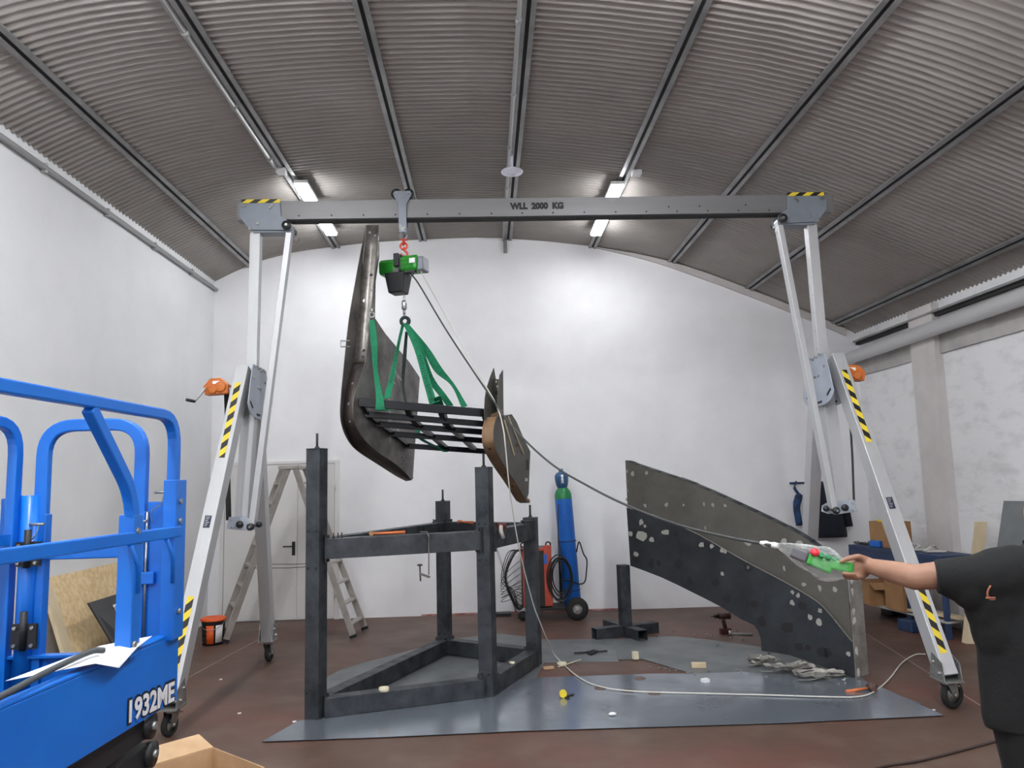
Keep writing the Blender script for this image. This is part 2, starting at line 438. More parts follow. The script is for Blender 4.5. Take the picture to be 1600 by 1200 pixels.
# edge rib on the back wall under the roof, right half
mb = MB(); rib = [x for x in [1.6+.25*k for k in range(15)]]
pp = [V(x, YB-.05, arch(x)-.03) for x in rib]; qq = [V(x, YB-.05, arch(x)-.035-.095*min(1, (x-1.6)/1.4)) for x in rib]
mb.prism(pp+qq[::-1], V(0, .06, 0)); struct(mb, 'trim_12', PIL)
# large pipe + rail along the right wall
mb = MB(); mb.tube([V(XR-.16, YF+.1, 3.43), V(XR-.16, YB-.05, 3.32)], .085, 20)
for k in range(6): mb.box((XR-.18, -3+k*2.6, 3.3), (XR, -2.96+k*2.6, 3.36))
tag(mb.build('drain_pipe', PIPE), 'thick white horizontal pipe along the top of the right wall', 'pipe')
mb = MB(); mb.box((XR-.10, YF+.1, 3.535), (XR-.04, YB-.1, 3.56)); mb.box((XR-.06, YF+.1, 3.50), (XR, YB-.1, 3.535), 1)
tag(mb.build('cable_tray', [PURL, DARK]), 'thin grey cable tray just above the thick white pipe', 'cable tray')
# double door in the back wall
dr = empty('door_1', (-2.75, YB, 0)); tag(dr, kind='structure')
mb = MB(); mb.box((-3.55, YB-.03, 0), (-3.5, YB+.01, 2.09)); mb.box((-2.04, YB-.03, 0), (-1.98, YB+.01, 2.09)); mb.box((-3.499, YB-.03, 2.05), (-2.041, YB+.01, 2.089)); mb.build('door_frame', DOORM, dr)
for a, b in ((-3.495, -2.535), (-2.525, -2.045)):
    mb = MB(); mb.box((a, YB-.022, .01), (b, YB+.01, 2.045)); mb.build('door_leaf', DOORM, dr, .003)
hb = MB(); hb.box((-2.60, YB-.03, .84), (-2.56, YB-.02, 1.02)); hb.cyl(V(-2.58, YB-.03, .96), V(-2.58, YB-.07, .96), .01); hb.cyl(V(-2.58, YB-.065, .96), V(-2.71, YB-.065, .96), .009)
tag(hb.build('door_handle', BLACK, dr), 'black lever handle with long backplate')
for z in (.35, 1.75):
    mb = MB(); mb.cyl(V(-2.03, YB-.04, z-.07), V(-2.03, YB-.04, z+.07), .011, 10); mb.build('hinge', DOORM, dr)
# red oxide band where the paint meets the floor
mb = MB(); mb.box((-.9, YB-.004, 0), (1.9, YB+.001, .022)); struct(mb, 'baseboard_back', mat('red oxide edge paint', (140, 66, 62), .7, c2=(190, 160, 156), scale=5))
# floor joints
for k, (a, b) in enumerate((((236, 1090), (430, 985)), ((1345, 985), (1560, 1120)))):
    A = atZ(*a); B = atZ(*b); mb = MB(); mb.bar(A+V(0, 0, .0006), B+V(0, 0, .0006), .006, .0012); struct(mb, 'trim_%d' % (13+k), mat('pale joint filler %d' % k, (168, 150, 142), .7))

# ================================================================== CEILING LIGHTS
LABL = {(0, 0): 'lit white LED batten on the left purlin, nearer one', (0, 1): 'lit white LED batten on the left purlin, farther one by the back wall',
        (1, 0): 'lit white LED batten on the right purlin, nearer one', (1, 1): 'lit white LED batten on the right purlin, farther one by the back wall'}
def lamp(x, y, label):
    z = arch(x)-.09
    t = empty('ceiling_light', (x, y, z), label, 'ceiling light', 'LED battens under the roof')
    mb = MB(); mb.box((x-.075, y-.33, z-.02), (x+.075, y+.33, z+.02)); mb.build('housing', WHT, t, .01)
    mb = MB(); mb.box((x-.068, y-.31, z-.05), (x+.068, y+.31, z-.0195)); mb.build('diffuser', DIFF2 if y > 7 else DIFF, t, .015)
    mb = MB()
    for s in (-1, 1): mb.cyl(V(x, y+s*.25, z+.02), V(x, y+s*.25, arch(x)-.02), .006)
    mb.box((x-.012, y-.26, z+.018), (x+.012, y+.26, z+.026)); mb.build('bracket', ZINC, t)
    return t
for i, x in enumerate((-1.93, 1.50)):
    for j, y in enumerate((8.42, 9.5)): lamp(x, y, LABL[(i, j)])
    for y, wh in ((4.2, 'just above the top of the view'), (2.4, 'above and in front of the photographer'), (.4, 'straight above the photographer'), (-1.6, 'behind the photographer'), (-3.4, 'far behind the photographer')):
        lamp(x, y, 'LED batten on the %s purlin, %s' % (('left', 'right')[i], wh))
for x, y, lab in ((-2.07, 7.86, 'small white junction box beside the left LED batten'), (1.66, 7.86, 'small white junction box beside the right LED batten')):
    z = arch(x)-.05; mb = MB(); mb.box((x-.05, y-.05, z-.035), (x+.05, y+.05, z+.02)); mb.cyl(V(x, y, z-.02), V(x, y, arch(x)), .012)
    tag(mb.build('junction_box', WHT, bevel=.008), lab, 'junction box')
p = at(800, 270, 7.75); mb = MB()
mb.lathe([(0, -.03), (.02, -.03), (.05, -.024), (.055, -.012), (.11, 0), (.115, .012), (.10, .025), (0, .03)], p, n=32); mb.cyl(p+V(0, 0, .02), V(p.x, p.y, arch(p.x)-.02), .014)
tag(mb.build('smoke_detector', DOMEM), 'round white disc unit hanging under the ridge purlin', 'ceiling unit')
p = V(.35, 10.2, 0)

# ================================================================== FLOOR SHEETS
def flat(name, px, z0, t, m, label, holes=()):
    mb = MB(); mb.prism([atZ(a, b, z0) for a, b in px], V(0, 0, t))
    return tag(mb.build(name, m), label, 'metal sheet')
flat('steel_sheet', [(480,1090),(500,1065),(530,1048),(570,1035),(600,1028),(700,1000),(780,990),(860,1000),(960,998),(966,1034),(850,1036),(830,1075),(600,1110),(498,1118)], .0005, .003, SHEET2,
     'dull grey steel sheet lying on the floor inside the tube stand')
flat('steel_sheet', [(958,999),(1050,994),(1110,1000),(1180,1010),(1260,1030),(1345,1058),(1360,1070),(1440,1100),(1300,1104),(1150,1100),(1090,1070),(1078,1052),(1055,1045),(1003,1030),(967,1031)], .004, .003, SHEET2,
     'dull grey steel sheet under the standing curved panel and strap pile')
flat('steel_sheet', [(409,1159),(466,1127),(640,1095),(760,1070),(820,1060),(1015,1053),(1085,1053),(1160,1050),(1330,1060),(1370,1071),(1475,1118),(1220,1130),(820,1142),(600,1152)], .008, .003, SHEET,
     'long shiny galvanised sheet pointing left on the red floor in front')
for (px, py), wh_ in (((1000,1060),'nearest the back edge of the sheet'),((938,1075),'leftmost of the three along the cable'),((982,1079),'middle one of the three along the cable'),((1022,1083),'rightmost of the three along the cable')):
    c = atZ(px, py, .012); mb = MB(); mb.lathe([(0, 0), (.05, 0), (.05, .002), (0, .002)], c, n=20)
    tag(mb.build('cut_disc', mat('rusty disc', (104, 84, 78), .6)), 'dark round spot on the shiny sheet, '+wh_, 'steel disc', 'round spots on the shiny sheet')

# ================================================================== GANTRY CRANE
GX = .52; GY = 7.0
g = empty('gantry_crane', (GX, GY, 0), 'tall aluminium gantry crane with hazard stripes spanning the hall on four casters', 'gantry crane')
mb = MB(); mb.box((-2.23, GY-.06, 4.175), (3.31, GY+.06, 4.35)); mb.box((-1.75, GY-.05, 4.163), (2.83, GY+.05, 4.175), 1)
for px in (467, 518, 568, 618, 668, 718, 768, 816, 864, 913, 962, 1010, 1058, 1106, 1154, 1202):
    q = at(px, 337-.012*(px-467), GY-.06); mb.cyl(V(q.x, GY-.0612, q.z), V(q.x, GY-.05, q.z), .009, 12, 1)
for px, py in ((1045, 323), (1093, 322), (1165, 320)):
    q = at(px, py, GY-.06); mb.cyl(V(q.x, GY-.0612, q.z), V(q.x, GY-.05, q.z), .009, 12, 1)
beam = mb.build('beam', [ALU_D, DARK], g, .003)
a = at(797, 334, GY-.0615); b = at(881, 332, GY-.0615)
textmesh('lettering', 'WLL  2000  KG', V(a.x, GY-.0605, 4.238), V(b.x-a.x, 0, 0), V(0, 0, .068), INK, beam, bold=.075)
def tape(P0, along, across, n, parent, hh=.0012, skew=.6, yl=YEL, bk=BLK):
    # diagonal hazard stripe sticker: n stripes
    P0 = Vector(P0); A = Vector(along); C = Vector(across); nn = A.cross(C).normalized()*hh
    if nn.dot(CAM-P0) < 0: nn = -nn
    mb = MB(); st = 1.0/n; L_ = A.length; sk = skew*C.length/L_
    def clip(t): return max(0, min(1, t))
    for i in range(-2, n+1):
        t0, t1 = i*st, (i+1)*st
        # polygon clipped to rectangle in (t along, c across)
        poly = []
        def P(t, c): return (t, c)
        corners = [(t0, 0), (t1, 0), (t1+sk, 1), (t0+sk, 1)]
        # Sutherland clip against t>=0 and t<=1
        def cl(poly, lim, sgn):
            out = []
            for k in range(len(poly)):
                p, q = poly[k], poly[(k+1) % len(poly)]
                ip = sgn*(p[0]-lim) >= 0; iq = sgn*(q[0]-lim) >= 0
                if ip: out.append(p)
                if ip != iq:
                    s = (lim-p[0])/(q[0]-p[0]); out.append((lim, p[1]+s*(q[1]-p[1])))
            return out
        corners = cl(corners, 0, 1)
        if corners: corners = cl(corners, 1, -1)
        if len(corners) < 3: continue
        mb.prism([P0+A*t+C*c for t, c in corners], nn, (i % 2))
    return mb.build('hazard_tape', [yl, bk], parent)
def gantry_side(s):
    X = lambda u: GX+s*u
    def bx(mb, u0, u1, y0, y1, z0, z1, m=0):
        a, b = sorted((X(u0), X(u1))); mb.box((a, y0, z0), (b, y1, z1), m)
    # end bracket: two plates clasping the beam
    prof = [(2.72, 4.325), (2.72, 4.20), (2.62, 4.075), (2.27, 4.065), (2.245, 4.10), (2.255, 4.14), (2.34, 4.20), (2.35, 4.325)]
    br = None
    for y in (GY-.085, GY+.065):
        mb = MB(); mb.prism([V(X(u), y, z) for u, z in prof], V(0, .02, 0)); mb2 = mb
        if y > GY:
            mb.build('end_plate', GPL, g, .003)
        else:
            for u, z in ((2.69, 4.30), (2.67, 4.295), (2.62, 4.08), (2.42, 4.30), (2.44, 4.28), (2.55, 4.13)): mb.cyl(V(X(u), y-.012, z), V(X(u), y, z), .013, 10, 1)
            br = mb.build('end_plate', [GPL, ZINC], g, .002)
    c0, c1 = sorted((X(2.70), X(2.35)))
    tape(V(c0, GY-.0862, 4.326), V(c1-c0, 0, 0), V(0, 0, .034), 5, g, skew=1.5 if s < 0 else 1.5)
    mb = MB(); bx(mb, 2.25, 2.60, GY-.065, GY+.065, 4.055, 4.075); mb.build('cross_plate', GPL, g)
    mb = MB()
    for y0, y1 in ((GY-.125, GY-.087), (GY+.087, GY+.12)): mb.lathe([(0, 0), (.038, .0), (.042, .008), (.042, .03), (.036, .038), (0, .038)], V(X(2.285), y0, 4.105), V(0, 1, 0), 20)
    mb.cyl(V(X(2.285), GY-.13, 4.105), V(X(2.285), GY+.13, 4.105), .012, 10, 1)
    mb.build('clamp_knob', [BLACK, ZINC], g)
    # mast: inner and outer tube
    mb = MB(); a = V(X(2.585), GY, 4.10); b = V(X(2.60), GY, 2.72); mb.bar(a, b, .09, .09, up=V(0, 1, 0))
    for k in range(7):
        z = 3.9-k*.17; xx = X(2.585-.0455+.015*(4.1-z)/1.38)
        mb.cyl(V(xx-s*.0004, GY-.02, z), V(xx+s*.004, GY-.02, z), .006, 8, 1)
    mb.build('mast', [ALU, DARK], g, .003)
    mb = MB(); mb.bar(V(X(2.60), GY, 2.80), V(X(2.665), GY, 1.47), .115, .115, up=V(0, 1, 0)); mb.build('mast_sleeve', ALU, g, .003)
    # strut from foot bracket up to the beam bracket
    mb = MB(); mb.bar(V(X(2.27), GY-.02, 4.11), V(X(2.545), GY-.12, 1.43), .05, .085, up=V(0, 1, 0)); mb.build('strut', ALU, g, .003)
    # foot bracket with pulleys
    mb = MB()
    for y in (GY-.085, GY+.065): mb.prism([V(X(u), y, z) for u, z in ((2.76, 1.50), (2.78, 1.40), (2.58, 1.375), (2.52, 1.40), (2.53, 1.45), (2.62, 1.50))], V(0, .012, 0))
    for u, z in ((2.74, 1.47), (2.74, 1.41), (2.60, 1.43)): mb.cyl(V(X(u), GY-.10, z), V(X(u), GY+.09, z), .009, 10, 1)
    mb.build('foot_bracket', [GPL2, ZINC], g, .002)
    mb = MB()
    mb.lathe([(0, 0), (.026, 0), (.03, .01), (.03, .03), (0, .035)], V(X(2.66), GY-.125, 1.435), V(0, 1, 0), 18)
    mb.lathe([(0, 0), (.026, 0), (.032, .01), (.032, .03), (0, .035)], V(X(2.545), GY-.20, 1.415), V(0, 1, 0), 18)
    mb.lathe([(0, 0), (.022, 0), (.026, .01), (.026, .03), (0, .035)], V(X(2.50), GY-.10, 1.43), V(0, 1, 0), 18)
    mb.cyl(V(X(2.545), GY-.21, 1.415), V(X(2.545), GY-.05, 1.415), .01, 10, 1)
    mb.build('pulley', [BLACK, ZINC], g)
    # hub plates
    for u, m_ in ((2.535, GPL2), (2.675, GPL2)):
        pr = [(-.20, 2.82), (.20, 2.82), (.26, 2.68), (.33, 2.46), (.30, 2.42)] + [(.29*math.cos(t), 2.42-.07*math.sin(t)) for t in (.4, .8, 1.2, 1.57, 1.94, 2.34, 2.74)] + [(-.30, 2.42), (-.33, 2.46), (-.26, 2.68)]
        mb = MB(); mb.prism([V(X(u), GY+y, z) for y, z in pr], V(s*.008, 0, 0))
        f = X(u)-s*.001
        for y, z in ((-.13, 2.81), (-.09, 2.82), (-.04, 2.80), (.0, 2.81), (.05, 2.79), (.10, 2.81), (.14, 2.80), (-.05, 2.63), (.03, 2.625), (-.18, 2.70), (.17, 2.70)):
            mb.cyl(V(f+s*.002, GY+y, z), V(f-s*.01, GY+y, z), .011, 10, 1)
        for y, z, yy, zz in ((-.28, 2.485, -.20, 2.435), (-.08, 2.39, .02, 2.385), (.14, 2.41, .24, 2.455)):
            mb.bar(V(f, GY+y, z), V(f, GY+yy, zz), .018, .008, 2, up=V(1, 0, 0))
        mb.build('hub_plate', [m_, ZINC, DARK], g, .002)
    # legs
    for d in (-1, 1):
        sh_ = -.05 if s < 0 else 0.0
        top = V(X(2.66+sh_*.6), GY+d*.14, 2.79) if d < 0 else V(X(2.62), GY+d*.13, 2.76)
        bot = V(X(2.85+sh_), GY+d*1.135, .235) if d < 0 else V(X(2.76), GY+d*1.20, .235)
        mb = MB(); mb.bar(top, bot, .108, .14, up=V(0, 1, .3*d)); leg = mb.build('leg', ALU, g, .004)
        ax = (bot-top).normalized(); sd, u = frame(ax, V(0, 1, .3*d))
        # outward face normal is u or -u, the one facing away in y
        if u.y*d < 0: u = -u
        if d < 0:
            nrm_ = u; sx = V(1, 0, 0)-ax*ax.x; sx -= nrm_*nrm_.dot(sx); sx.normalize()
            L_ = (bot-top).length
            for t0, t1, yl, bk in ((.065, .32, YEL, BLK), (.73, .945, YEL, BLK)):
                P0 = top+ax*(L_*t0)+nrm_*.0703-sx*.027
                tape(P0, ax*(L_*(t1-t0)), sx*.05, 11 if t0 < .2 else 9, leg, skew=(1.0 if s > 0 else -1.0))
            P0 = top+ax*(L_*.50)+nrm_*.0703-sx*.028
            lm = MB(); lm.prism([P0, P0+sx*.052, P0+sx*.052+ax*.10, P0+ax*.10], nrm_*.001)
            lb = lm.build('label_plate', NAVY, leg)
            lm = MB()
            for k in range(6): lm.prism([P0+sx*.008+ax*(.012+.014*k)+nrm_*.001, P0+sx*(.040-.006*(k % 3))+ax*(.012+.014*k)+nrm_*.001, P0+sx*(.040-.006*(k % 3))+ax*(.0145+.014*k)+nrm_*.001, P0+sx*.008+ax*(.0145+.014*k)+nrm_*.001], nrm_*.0006)
            # print lines belong to the label itself
            lm.build('label_print', WHT, leg)
            if s < 0:
                lm = MB(); c = top+ax*(L_*.965)+nrm_*.0705
                lm.torus(c, nrm_, .03, .004, 24, 6); lm.torus(c, nrm_, .022, .003, 20, 6)
                lm.build('load_symbol', GPL, leg)
        # foot clamp
        fc = MB(); w2 = .062
        cx, cy = bot.x, bot.y
        for sg in (-1, 1):
            fc.prism([V(cx+sg*w2, cy-d*.06, .40), V(cx+sg*w2, cy-d*.11, .215), V(cx+sg*w2, cy+d*.085, .215), V(cx+sg*w2, cy+d*.07, .34)], V(sg*.006, 0, 0))
            fc.cyl(V(cx+sg*w2, cy-d*.04, .33), V(cx+sg*(w2+.02), cy-d*.04, .33), .012, 8); fc.cyl(V(cx+sg*w2, cy+d*.02, .26), V(cx+sg*(w2+.02), cy+d*.02, .26), .012, 8)
        fc.box((cx-.075, cy-.10, .205), (cx+.075, cy+.10, .218)); foot = fc.build('foot_clamp', ZINC, g, .001)
        # caster
        yaw = {(-1, -1): 1.35, (-1, 1): 1.45, (1, -1): .35, (1, 1): .8}[(s, d)]
        wr = .103 if s > 0 else .082
        ax_ = V(math.cos(yaw+math.pi/2), math.sin(yaw+math.pi/2), 0); fw = V(math.cos(yaw), math.sin(yaw), 0)
        cc = V(cx, cy, wr)+fw*.035-(V(.03, 0, 0) if s < 0 and d < 0 else V(0, 0, 0))
        cf = MB(); cf.cyl(V(cx, cy, .175), V(cx, cy, .206), .04, 18)
        for sg in (-1, 1):
            o = ax_*(sg*.032)
            cf.prism([V(cx, cy, .185)+o-fw*.04, V(cx, cy, .185)+o+fw*.06, cc+o+fw*.025, cc+o-V(0, 0, .02), cc+o-fw*.025], ax_*(sg*.004))
        cf.prism([V(cx, cy, .185)-fw*.04-ax_*.035, V(cx, cy, .185)+fw*.06-ax_*.035, V(cx, cy, .185)+fw*.06+ax_*.035, V(cx, cy, .185)-fw*.04+ax_*.035], V(0, 0, .006))
        cf.cyl(cc-ax_*.045, cc+ax_*.045, .01, 10)
        cst = cf.build('caster', ZINC, g)
        wm = MB(); prof_ = [(wr*.62, -.018), (wr*.9, -.021), (wr, -.012), (wr, .012), (wr*.9, .021), (wr*.62, .018)]
        wm.lathe(prof_, cc, ax_, 28, 0); wm.lathe([(0, -.022), (wr*.25, -.022), (wr*.3, -.008), (wr*.62, -.012), (wr*.63, 0), (wr*.62, .012), (wr*.3, .008), (wr*.25, .022), (0, .022)], cc, ax_, 24, 1)
        wm.build('wheel', [RUB, ZINC], cst)
        bm_ = MB(); bm_.bar(V(cx, cy, .165)+fw*.07, V(cx, cy, .145)+fw*.12, .04, .008); bm_.build('brake_pedal', mat('olive pedal', (140, 146, 110), .5, .4) if d < 0 and s > 0 else ZINC, cst)
    # winch
    wx = X(2.86 if s < 0 else 2.80); wz = 2.62; wy = GY-.12
    mb = MB(); pr = [(-.10, -.05), (.10, -.06), (.115, .02), (.06, .085), (-.03, .09), (-.10, .03)]
    mb.prism([V(wx+s*a, wy-.05, wz+b) for a, b in pr], V(0, .10, 0)); mb.lathe([(0, 0), (.035, 0), (.042, .012), (0, .02)], V(wx+s*.03, wy-.07, wz-.01), V(0, 1, 0), 18); mb.lathe([(0, 0), (.045, 0), (.05, .02), (0, .03)], V(wx-s*.035, wy-.07, wz+.01), V(0, 1, 0), 18)
    wn = mb.build('winch', ORG, g, .006)
    lm = MB(); lm.box((wx-.035, wy-.0525, wz+.035), (wx+.025, wy-.0505, wz+.062)); lm.build('winch_label', WHT, wn)
    fm = MB(); fm.box((min(wx-s*.12, X(2.72)), wy-.04, wz-.068), (max(wx-s*.12, X(2.72)), wy+.04, wz+.03)) if False else fm.bar(V(X(2.70), wy, wz-.02), V(wx, wy, wz-.02), .05, .05); fm.build('winch_bracket', ZINC, g)
    hm = MB()
    if s < 0:
        hm.bar(V(wx-.075, wy-.085, wz+.0), V(wx-.165, wy-.10, wz-.12), .008, .025, up=V(0, 1, 0)); hm.cyl(V(wx-.165, wy-.10, wz-.12), V(wx-.165, wy-.10, wz-.12)+V(-.05, -.06, .01), .014, 12, 1)
        hm.build('crank_handle', [ZINC, BLACK], wn)
    # lifting strap
    mb = MB(); mb.ribbon([V(X(2.80), GY-.09, 2.62), V(X(2.78), GY-.08, 2.2), V(X(2.79), GY-.05, 1.9), V(X(2.775), GY-.04, 1.47)], V(.0, .05, 0) if False else V(.035, .035, 0), .003)
    mb.build('strap', BLK, g)
    # spring cord on the knob
    mb = MB(); c = V(X(2.20), GY-.09, 3.98)
    mb.tube([V(X(2.255), GY-.10, 4.09), V(X(2.21), GY-.1, 4.05)] + [c+V(.028*math.cos(t), 0, .03*math.sin(t)) for t in [1.2+.6*k for k in range(10)]], .002, 6); mb.build('pin_cord', GCAB, g)
for s in (-1, 1): gantry_side(s)

# ================================================================== TROLLEY, HOOK, HOIST
TX = at(630, 305, GY).x
t = empty('beam_trolley', (TX, GY, 4.35), 'grey roller trolley riding on top of the gantry beam', 'trolley')
for y in (GY-.085, GY+.075):
    mb = MB(); pr = [(-.03, 4.03), (.03, 4.03), (.036, 4.10), (.036, 4.30), (.075, 4.37), (.085, 4.40), (.07, 4.425), (-.07, 4.425), (-.085, 4.40), (-.075, 4.37), (-.036, 4.30), (-.036, 4.10)]
    mb.prism([V(TX+a, y, b) for a, b in pr], V(0, .01, 0)); ss = -1 if y < GY else 1; yy = y if y < GY else y+.01
    for a, b in ((-.055, 4.40), (.055, 4.40), (-.02, 4.07), (.02, 4.07), (-.02, 4.09), (0, 4.16)): mb.cyl(V(TX+a, yy, b), V(TX+a, yy+ss*.01, b), .011 if b != 4.16 else .005, 10, 1)
    mb.build('side_plate', [GPL, ZINC], t, .003)
for a in (-.055, .055):
    mb = MB(); mb.lathe([(0, -.072), (.05, -.072), (.052, -.066), (.042, -.056), (.042, .056), (.052, .066), (.05, .072), (0, .072)], V(TX+a, GY, 4.40), V(0, 1, 0), 24)
    mb.build('roller', BLACK, t)
mb = MB(); mb.cyl(V(TX, GY-.09, 4.06), V(TX, GY+.09, 4.06), .018); mb.torus(V(TX, GY, 4.02), V(0, 1, 0), .03, .009); mb.build('shackle', ZINC, t)
mb = MB()
def hook(mb, c, r, th, m=0, flip=1):
    pts = [c+V(0, 0, r*2.3), c+V(0, 0, r*1.5)] + [c+V(flip*r*math.cos(a), 0, r*math.sin(a)) for a in [math.pi/2-.3-k*.42 for k in range(12)]]
    mb.tube(spline(pts, 3), [th*(1.15 if 8 < i < 28 else .85) for i in range(len(spline(pts, 3)))], 10, m)
hk = empty('chain_hook', (TX, GY, 3.84), 'short red swivel hook linking the trolley to the green hoist', 'hook')
mb = MB(); mb.torus(V(TX, GY, 3.965), V(1, .25, 0), .026, .0095, m=0); mb.torus(V(TX, GY, 3.925), V(0.2, 1, 0), .03, .011)
mb.cyl(V(TX-.035, GY, 3.985), V(TX+.04, GY, 3.985), .007); mb.build('link', REDH, hk)
mb = MB(); hook(mb, V(TX+.003, GY, 3.85), .028, .0105); mb.build('hook', REDH, hk)
mb = MB(); mb.bar(V(TX-.02, GY, 3.91), V(TX-.028, GY, 3.845), .016, .004); mb.build('safety_latch', ZINC, hk)
# hoist body, long axis turned away from the camera
ho = empty('chain_hoist', (TX, GY, 3.68), 'green electric chain hoist with black chain bucket hanging from the red hook', 'chain hoist')
ang = math.radians(18); ex = V(math.cos(ang), -math.sin(ang), 0); ey = V(math.sin(ang), math.cos(ang), 0)
HC = V(TX-.01, GY, 3.735)
def P_(a, b, c): return HC+ex*a+ey*b+V(0, 0, c)
def finned(a0, a1, hw, hz, name, dz=0):
    mb = MB(); pr = [(-hw, -hz+.02), (-hw+.02, -hz), (hw-.02, -hz), (hw, -hz+.02), (hw, hz-.02), (hw-.02, hz), (-hw+.02, hz), (-hw, hz-.02)]
    mb.prism([P_(a0, b, c+dz) for b, c in pr], ex*(a1-a0))
    for k in range(6):
        z = -hz+.03+k*(2*hz-.06)/5+dz
        for sg in (-1, 1): mb.bar(P_(a0+.005, sg*(hw+.003), z), P_(a1-.03, sg*(hw+.003), z), .012, .008)
    for k in range(4):
        b = -hw+.03+k*(2*hw-.06)/3
        mb.bar(P_(a0+.005, b, hz+dz+.002), P_(a1-.005, b, hz+dz+.002), .008, .01)
    return mb.build(name, GRN, ho, .004)
finned(-.205, -.035, .075, .066, 'motor_housing', -.012)
gb = finned(.02, .175, .095, .068, 'gear_housing')
mb = MB(); mb.prism([P_(.11, -.0965-.005, -.01), P_(.165, -.0965-.005, -.01), P_(.165, -.0965-.005, .035), P_(.11, -.0965-.005, .035)], -ey*.006); mb.build('rating_label', WHT, gb)
mb = MB(); mb.prism([P_(-.035, b, c) for b, c in ((-.08, -.06), (.08, -.06), (.08, .06), (-.08, .06))], ex*.055); mb.build('frame', BLACK, ho, .005)
mb = MB(); mb.prism([P_(.175, b, c) for b, c in ((-.08, -.07), (.08, -.07), (.08, .045), (.06, .06), (-.06, .06), (-.08, .045))], ex*.055); mb.build('end_cover', GPL, ho, .012)
mb = MB(); mb.prism([P_(-.045, -.10, c) for c in ()] or [P_(-.05, -.10, -.02), P_(-.0, -.10, -.02), P_(-.0, -.10, .10), P_(-.05, -.10, .10)], ey*.12); mb.build('suspension_bracket', BLACK, ho, .004)
mb = MB(); mb.torus(V(TX, GY, 3.82), V(1, 0, 0), .022, .007); mb.cyl(V(TX, GY, 3.80), V(TX, GY, 3.76), .01); mb.build('top_eye', ZINC, ho)
mb = MB(); mb.prism([P_(-.055, -.112, -.05), P_(.0, -.112, -.05), P_(.0, -.10, -.09), P_(-.055, -.10, -.09)], ey*.03); mb.build('chain_guide', ZINC, ho)
# bucket
mb = MB(); z0 = 3.655; z1 = 3.47
top = [P_(-.135, -.12, 0), P_(.065, -.12, 0), P_(.065, .07, 0), P_(-.135, .07, 0)]; bt = [P_(-.105, -.095, 0), P_(.035, -.095, 0), P_(.035, .05, 0), P_(-.105, .05, 0)]
tv = [V(p.x, p.y, z0) for p in top]; bv = [V(p.x, p.y, z1) for p in bt]
mb.add(tv+bv, [(0, 1, 5, 4), (1, 2, 6, 5), (2, 3, 7, 6), (3, 0, 4, 7), (7, 6, 5, 4), (0, 3, 2, 1)])
mb.build('chain_bucket', BLACK, ho, .012)
mb = MB()
zc = 3.66
while zc > 3.42:
    mb.torus(V(TX, GY, zc), V(1, 0, 0) if int(zc*1000/22) % 2 else V(0, 1, 0), .010, .003, 10, 6); zc -= .022
mb.build('load_chain', ZINC, ho)
mb = MB(); mb.torus(P_(.115, -.05, -.09), ex, .025, .004, 16, 6); mb.bar(P_(.05, -.05, -.075), P_(.15, -.05, -.075), .05, .02); mb.build('cable_clip', BLACK, ho)
lh = empty('load_hook', (TX, GY, 3.25), 'galvanised lower hook block holding the green slings', 'hook')
mb = MB(); mb.lathe([(0, 0), (.018, 0), (.024, .01), (.024, .075), (.016, .09), (0, .09)], V(TX, GY, 3.325), n=16); mb.build('swivel_block', ZINC, lh)
mb = MB(); mb.cyl(V(TX, GY, 3.33), V(TX, GY, 3.28), .012); hook(mb, V(TX, GY, 3.22), .035, .012); mb.build('hook', ZINC, lh)

# ================================================================== SUSPENDED LOAD
d0 = V(.3, 1, 0).normalized(); nperp = V(d0.y, -d0.x, 0)         # nperp points to +x (inner face of the left side)
def onpl(px, py, p0):
    r = ray(px, py); n = V(-d0.y, d0.x, 0); s = (n.dot(Vector((p0[0], p0[1], 0))-V(0, 0, 0)))/(n.x*r.x+n.y*r.y)
    P = CAM+r*s; return (V(P.x, P.y, 0)-V(p0[0], p0[1], 0)).dot(d0), P.z
LP0 = V(-1.16, 6.4, 0); RP0 = V(0, 6.6, 0)
def pl(P0, tz, off=0.0): return P0+d0*tz[0]+V(0, 0, tz[1])+nperp*off
load = empty('steel_sculpture_frame', (-.55, 7.2, 2.1), 'curved raw steel side panels joined by a black slatted frame, hanging from green slings', 'steel frame')
def strip(A, B, name, m_, holes=(), par=None, t=.006):
    # welded strip between two edge lines A and B (lists of points); holes = (fraction along, fraction across, radius, material)
    par = par or load
    mb = MB(); n = len(A); vs = list(A)+list(B)
    mb.add(vs, [(i, i+1, n+i+1, n+i) for i in range(n-1)], 0, True)
    o = mb.build(name, m_, par); sm = o.modifiers.new('solid', 'SOLIDIFY'); sm.thickness = t; sm.offset = 0
    hm = MB()
    for fa_, ff, rr, mi in holes:
        q = fa_*(n-1); i = min(n-2, int(q)); f = q-i
        p0 = A[i].lerp(A[i+1], f); p1 = B[i].lerp(B[i+1], f); c = p0.lerp(p1, ff); nn = (A[i+1]-A[i]).cross(p1-p0).normalized()
        if nn.dot(CAM-c) < 0: nn = -nn
        hm.cyl(c+nn*t*.4, c+nn*(t*.5+.0012), rr, 14, mi)
    if holes: tag(hm.build('punched_hole', m_, o), kind='stuff')
    return o
def onpt(px, py, P0, off=0.0):
    P = P0+nperp*off; r = ray(px, py); n = V(-d0.y, d0.x, 0); return CAM+r*(n.dot(V(P.x, P.y, 0))/(n.x*r.x+n.y*r.y))
PALEH = mat('pierced hole showing wall', (222, 222, 222), .8)
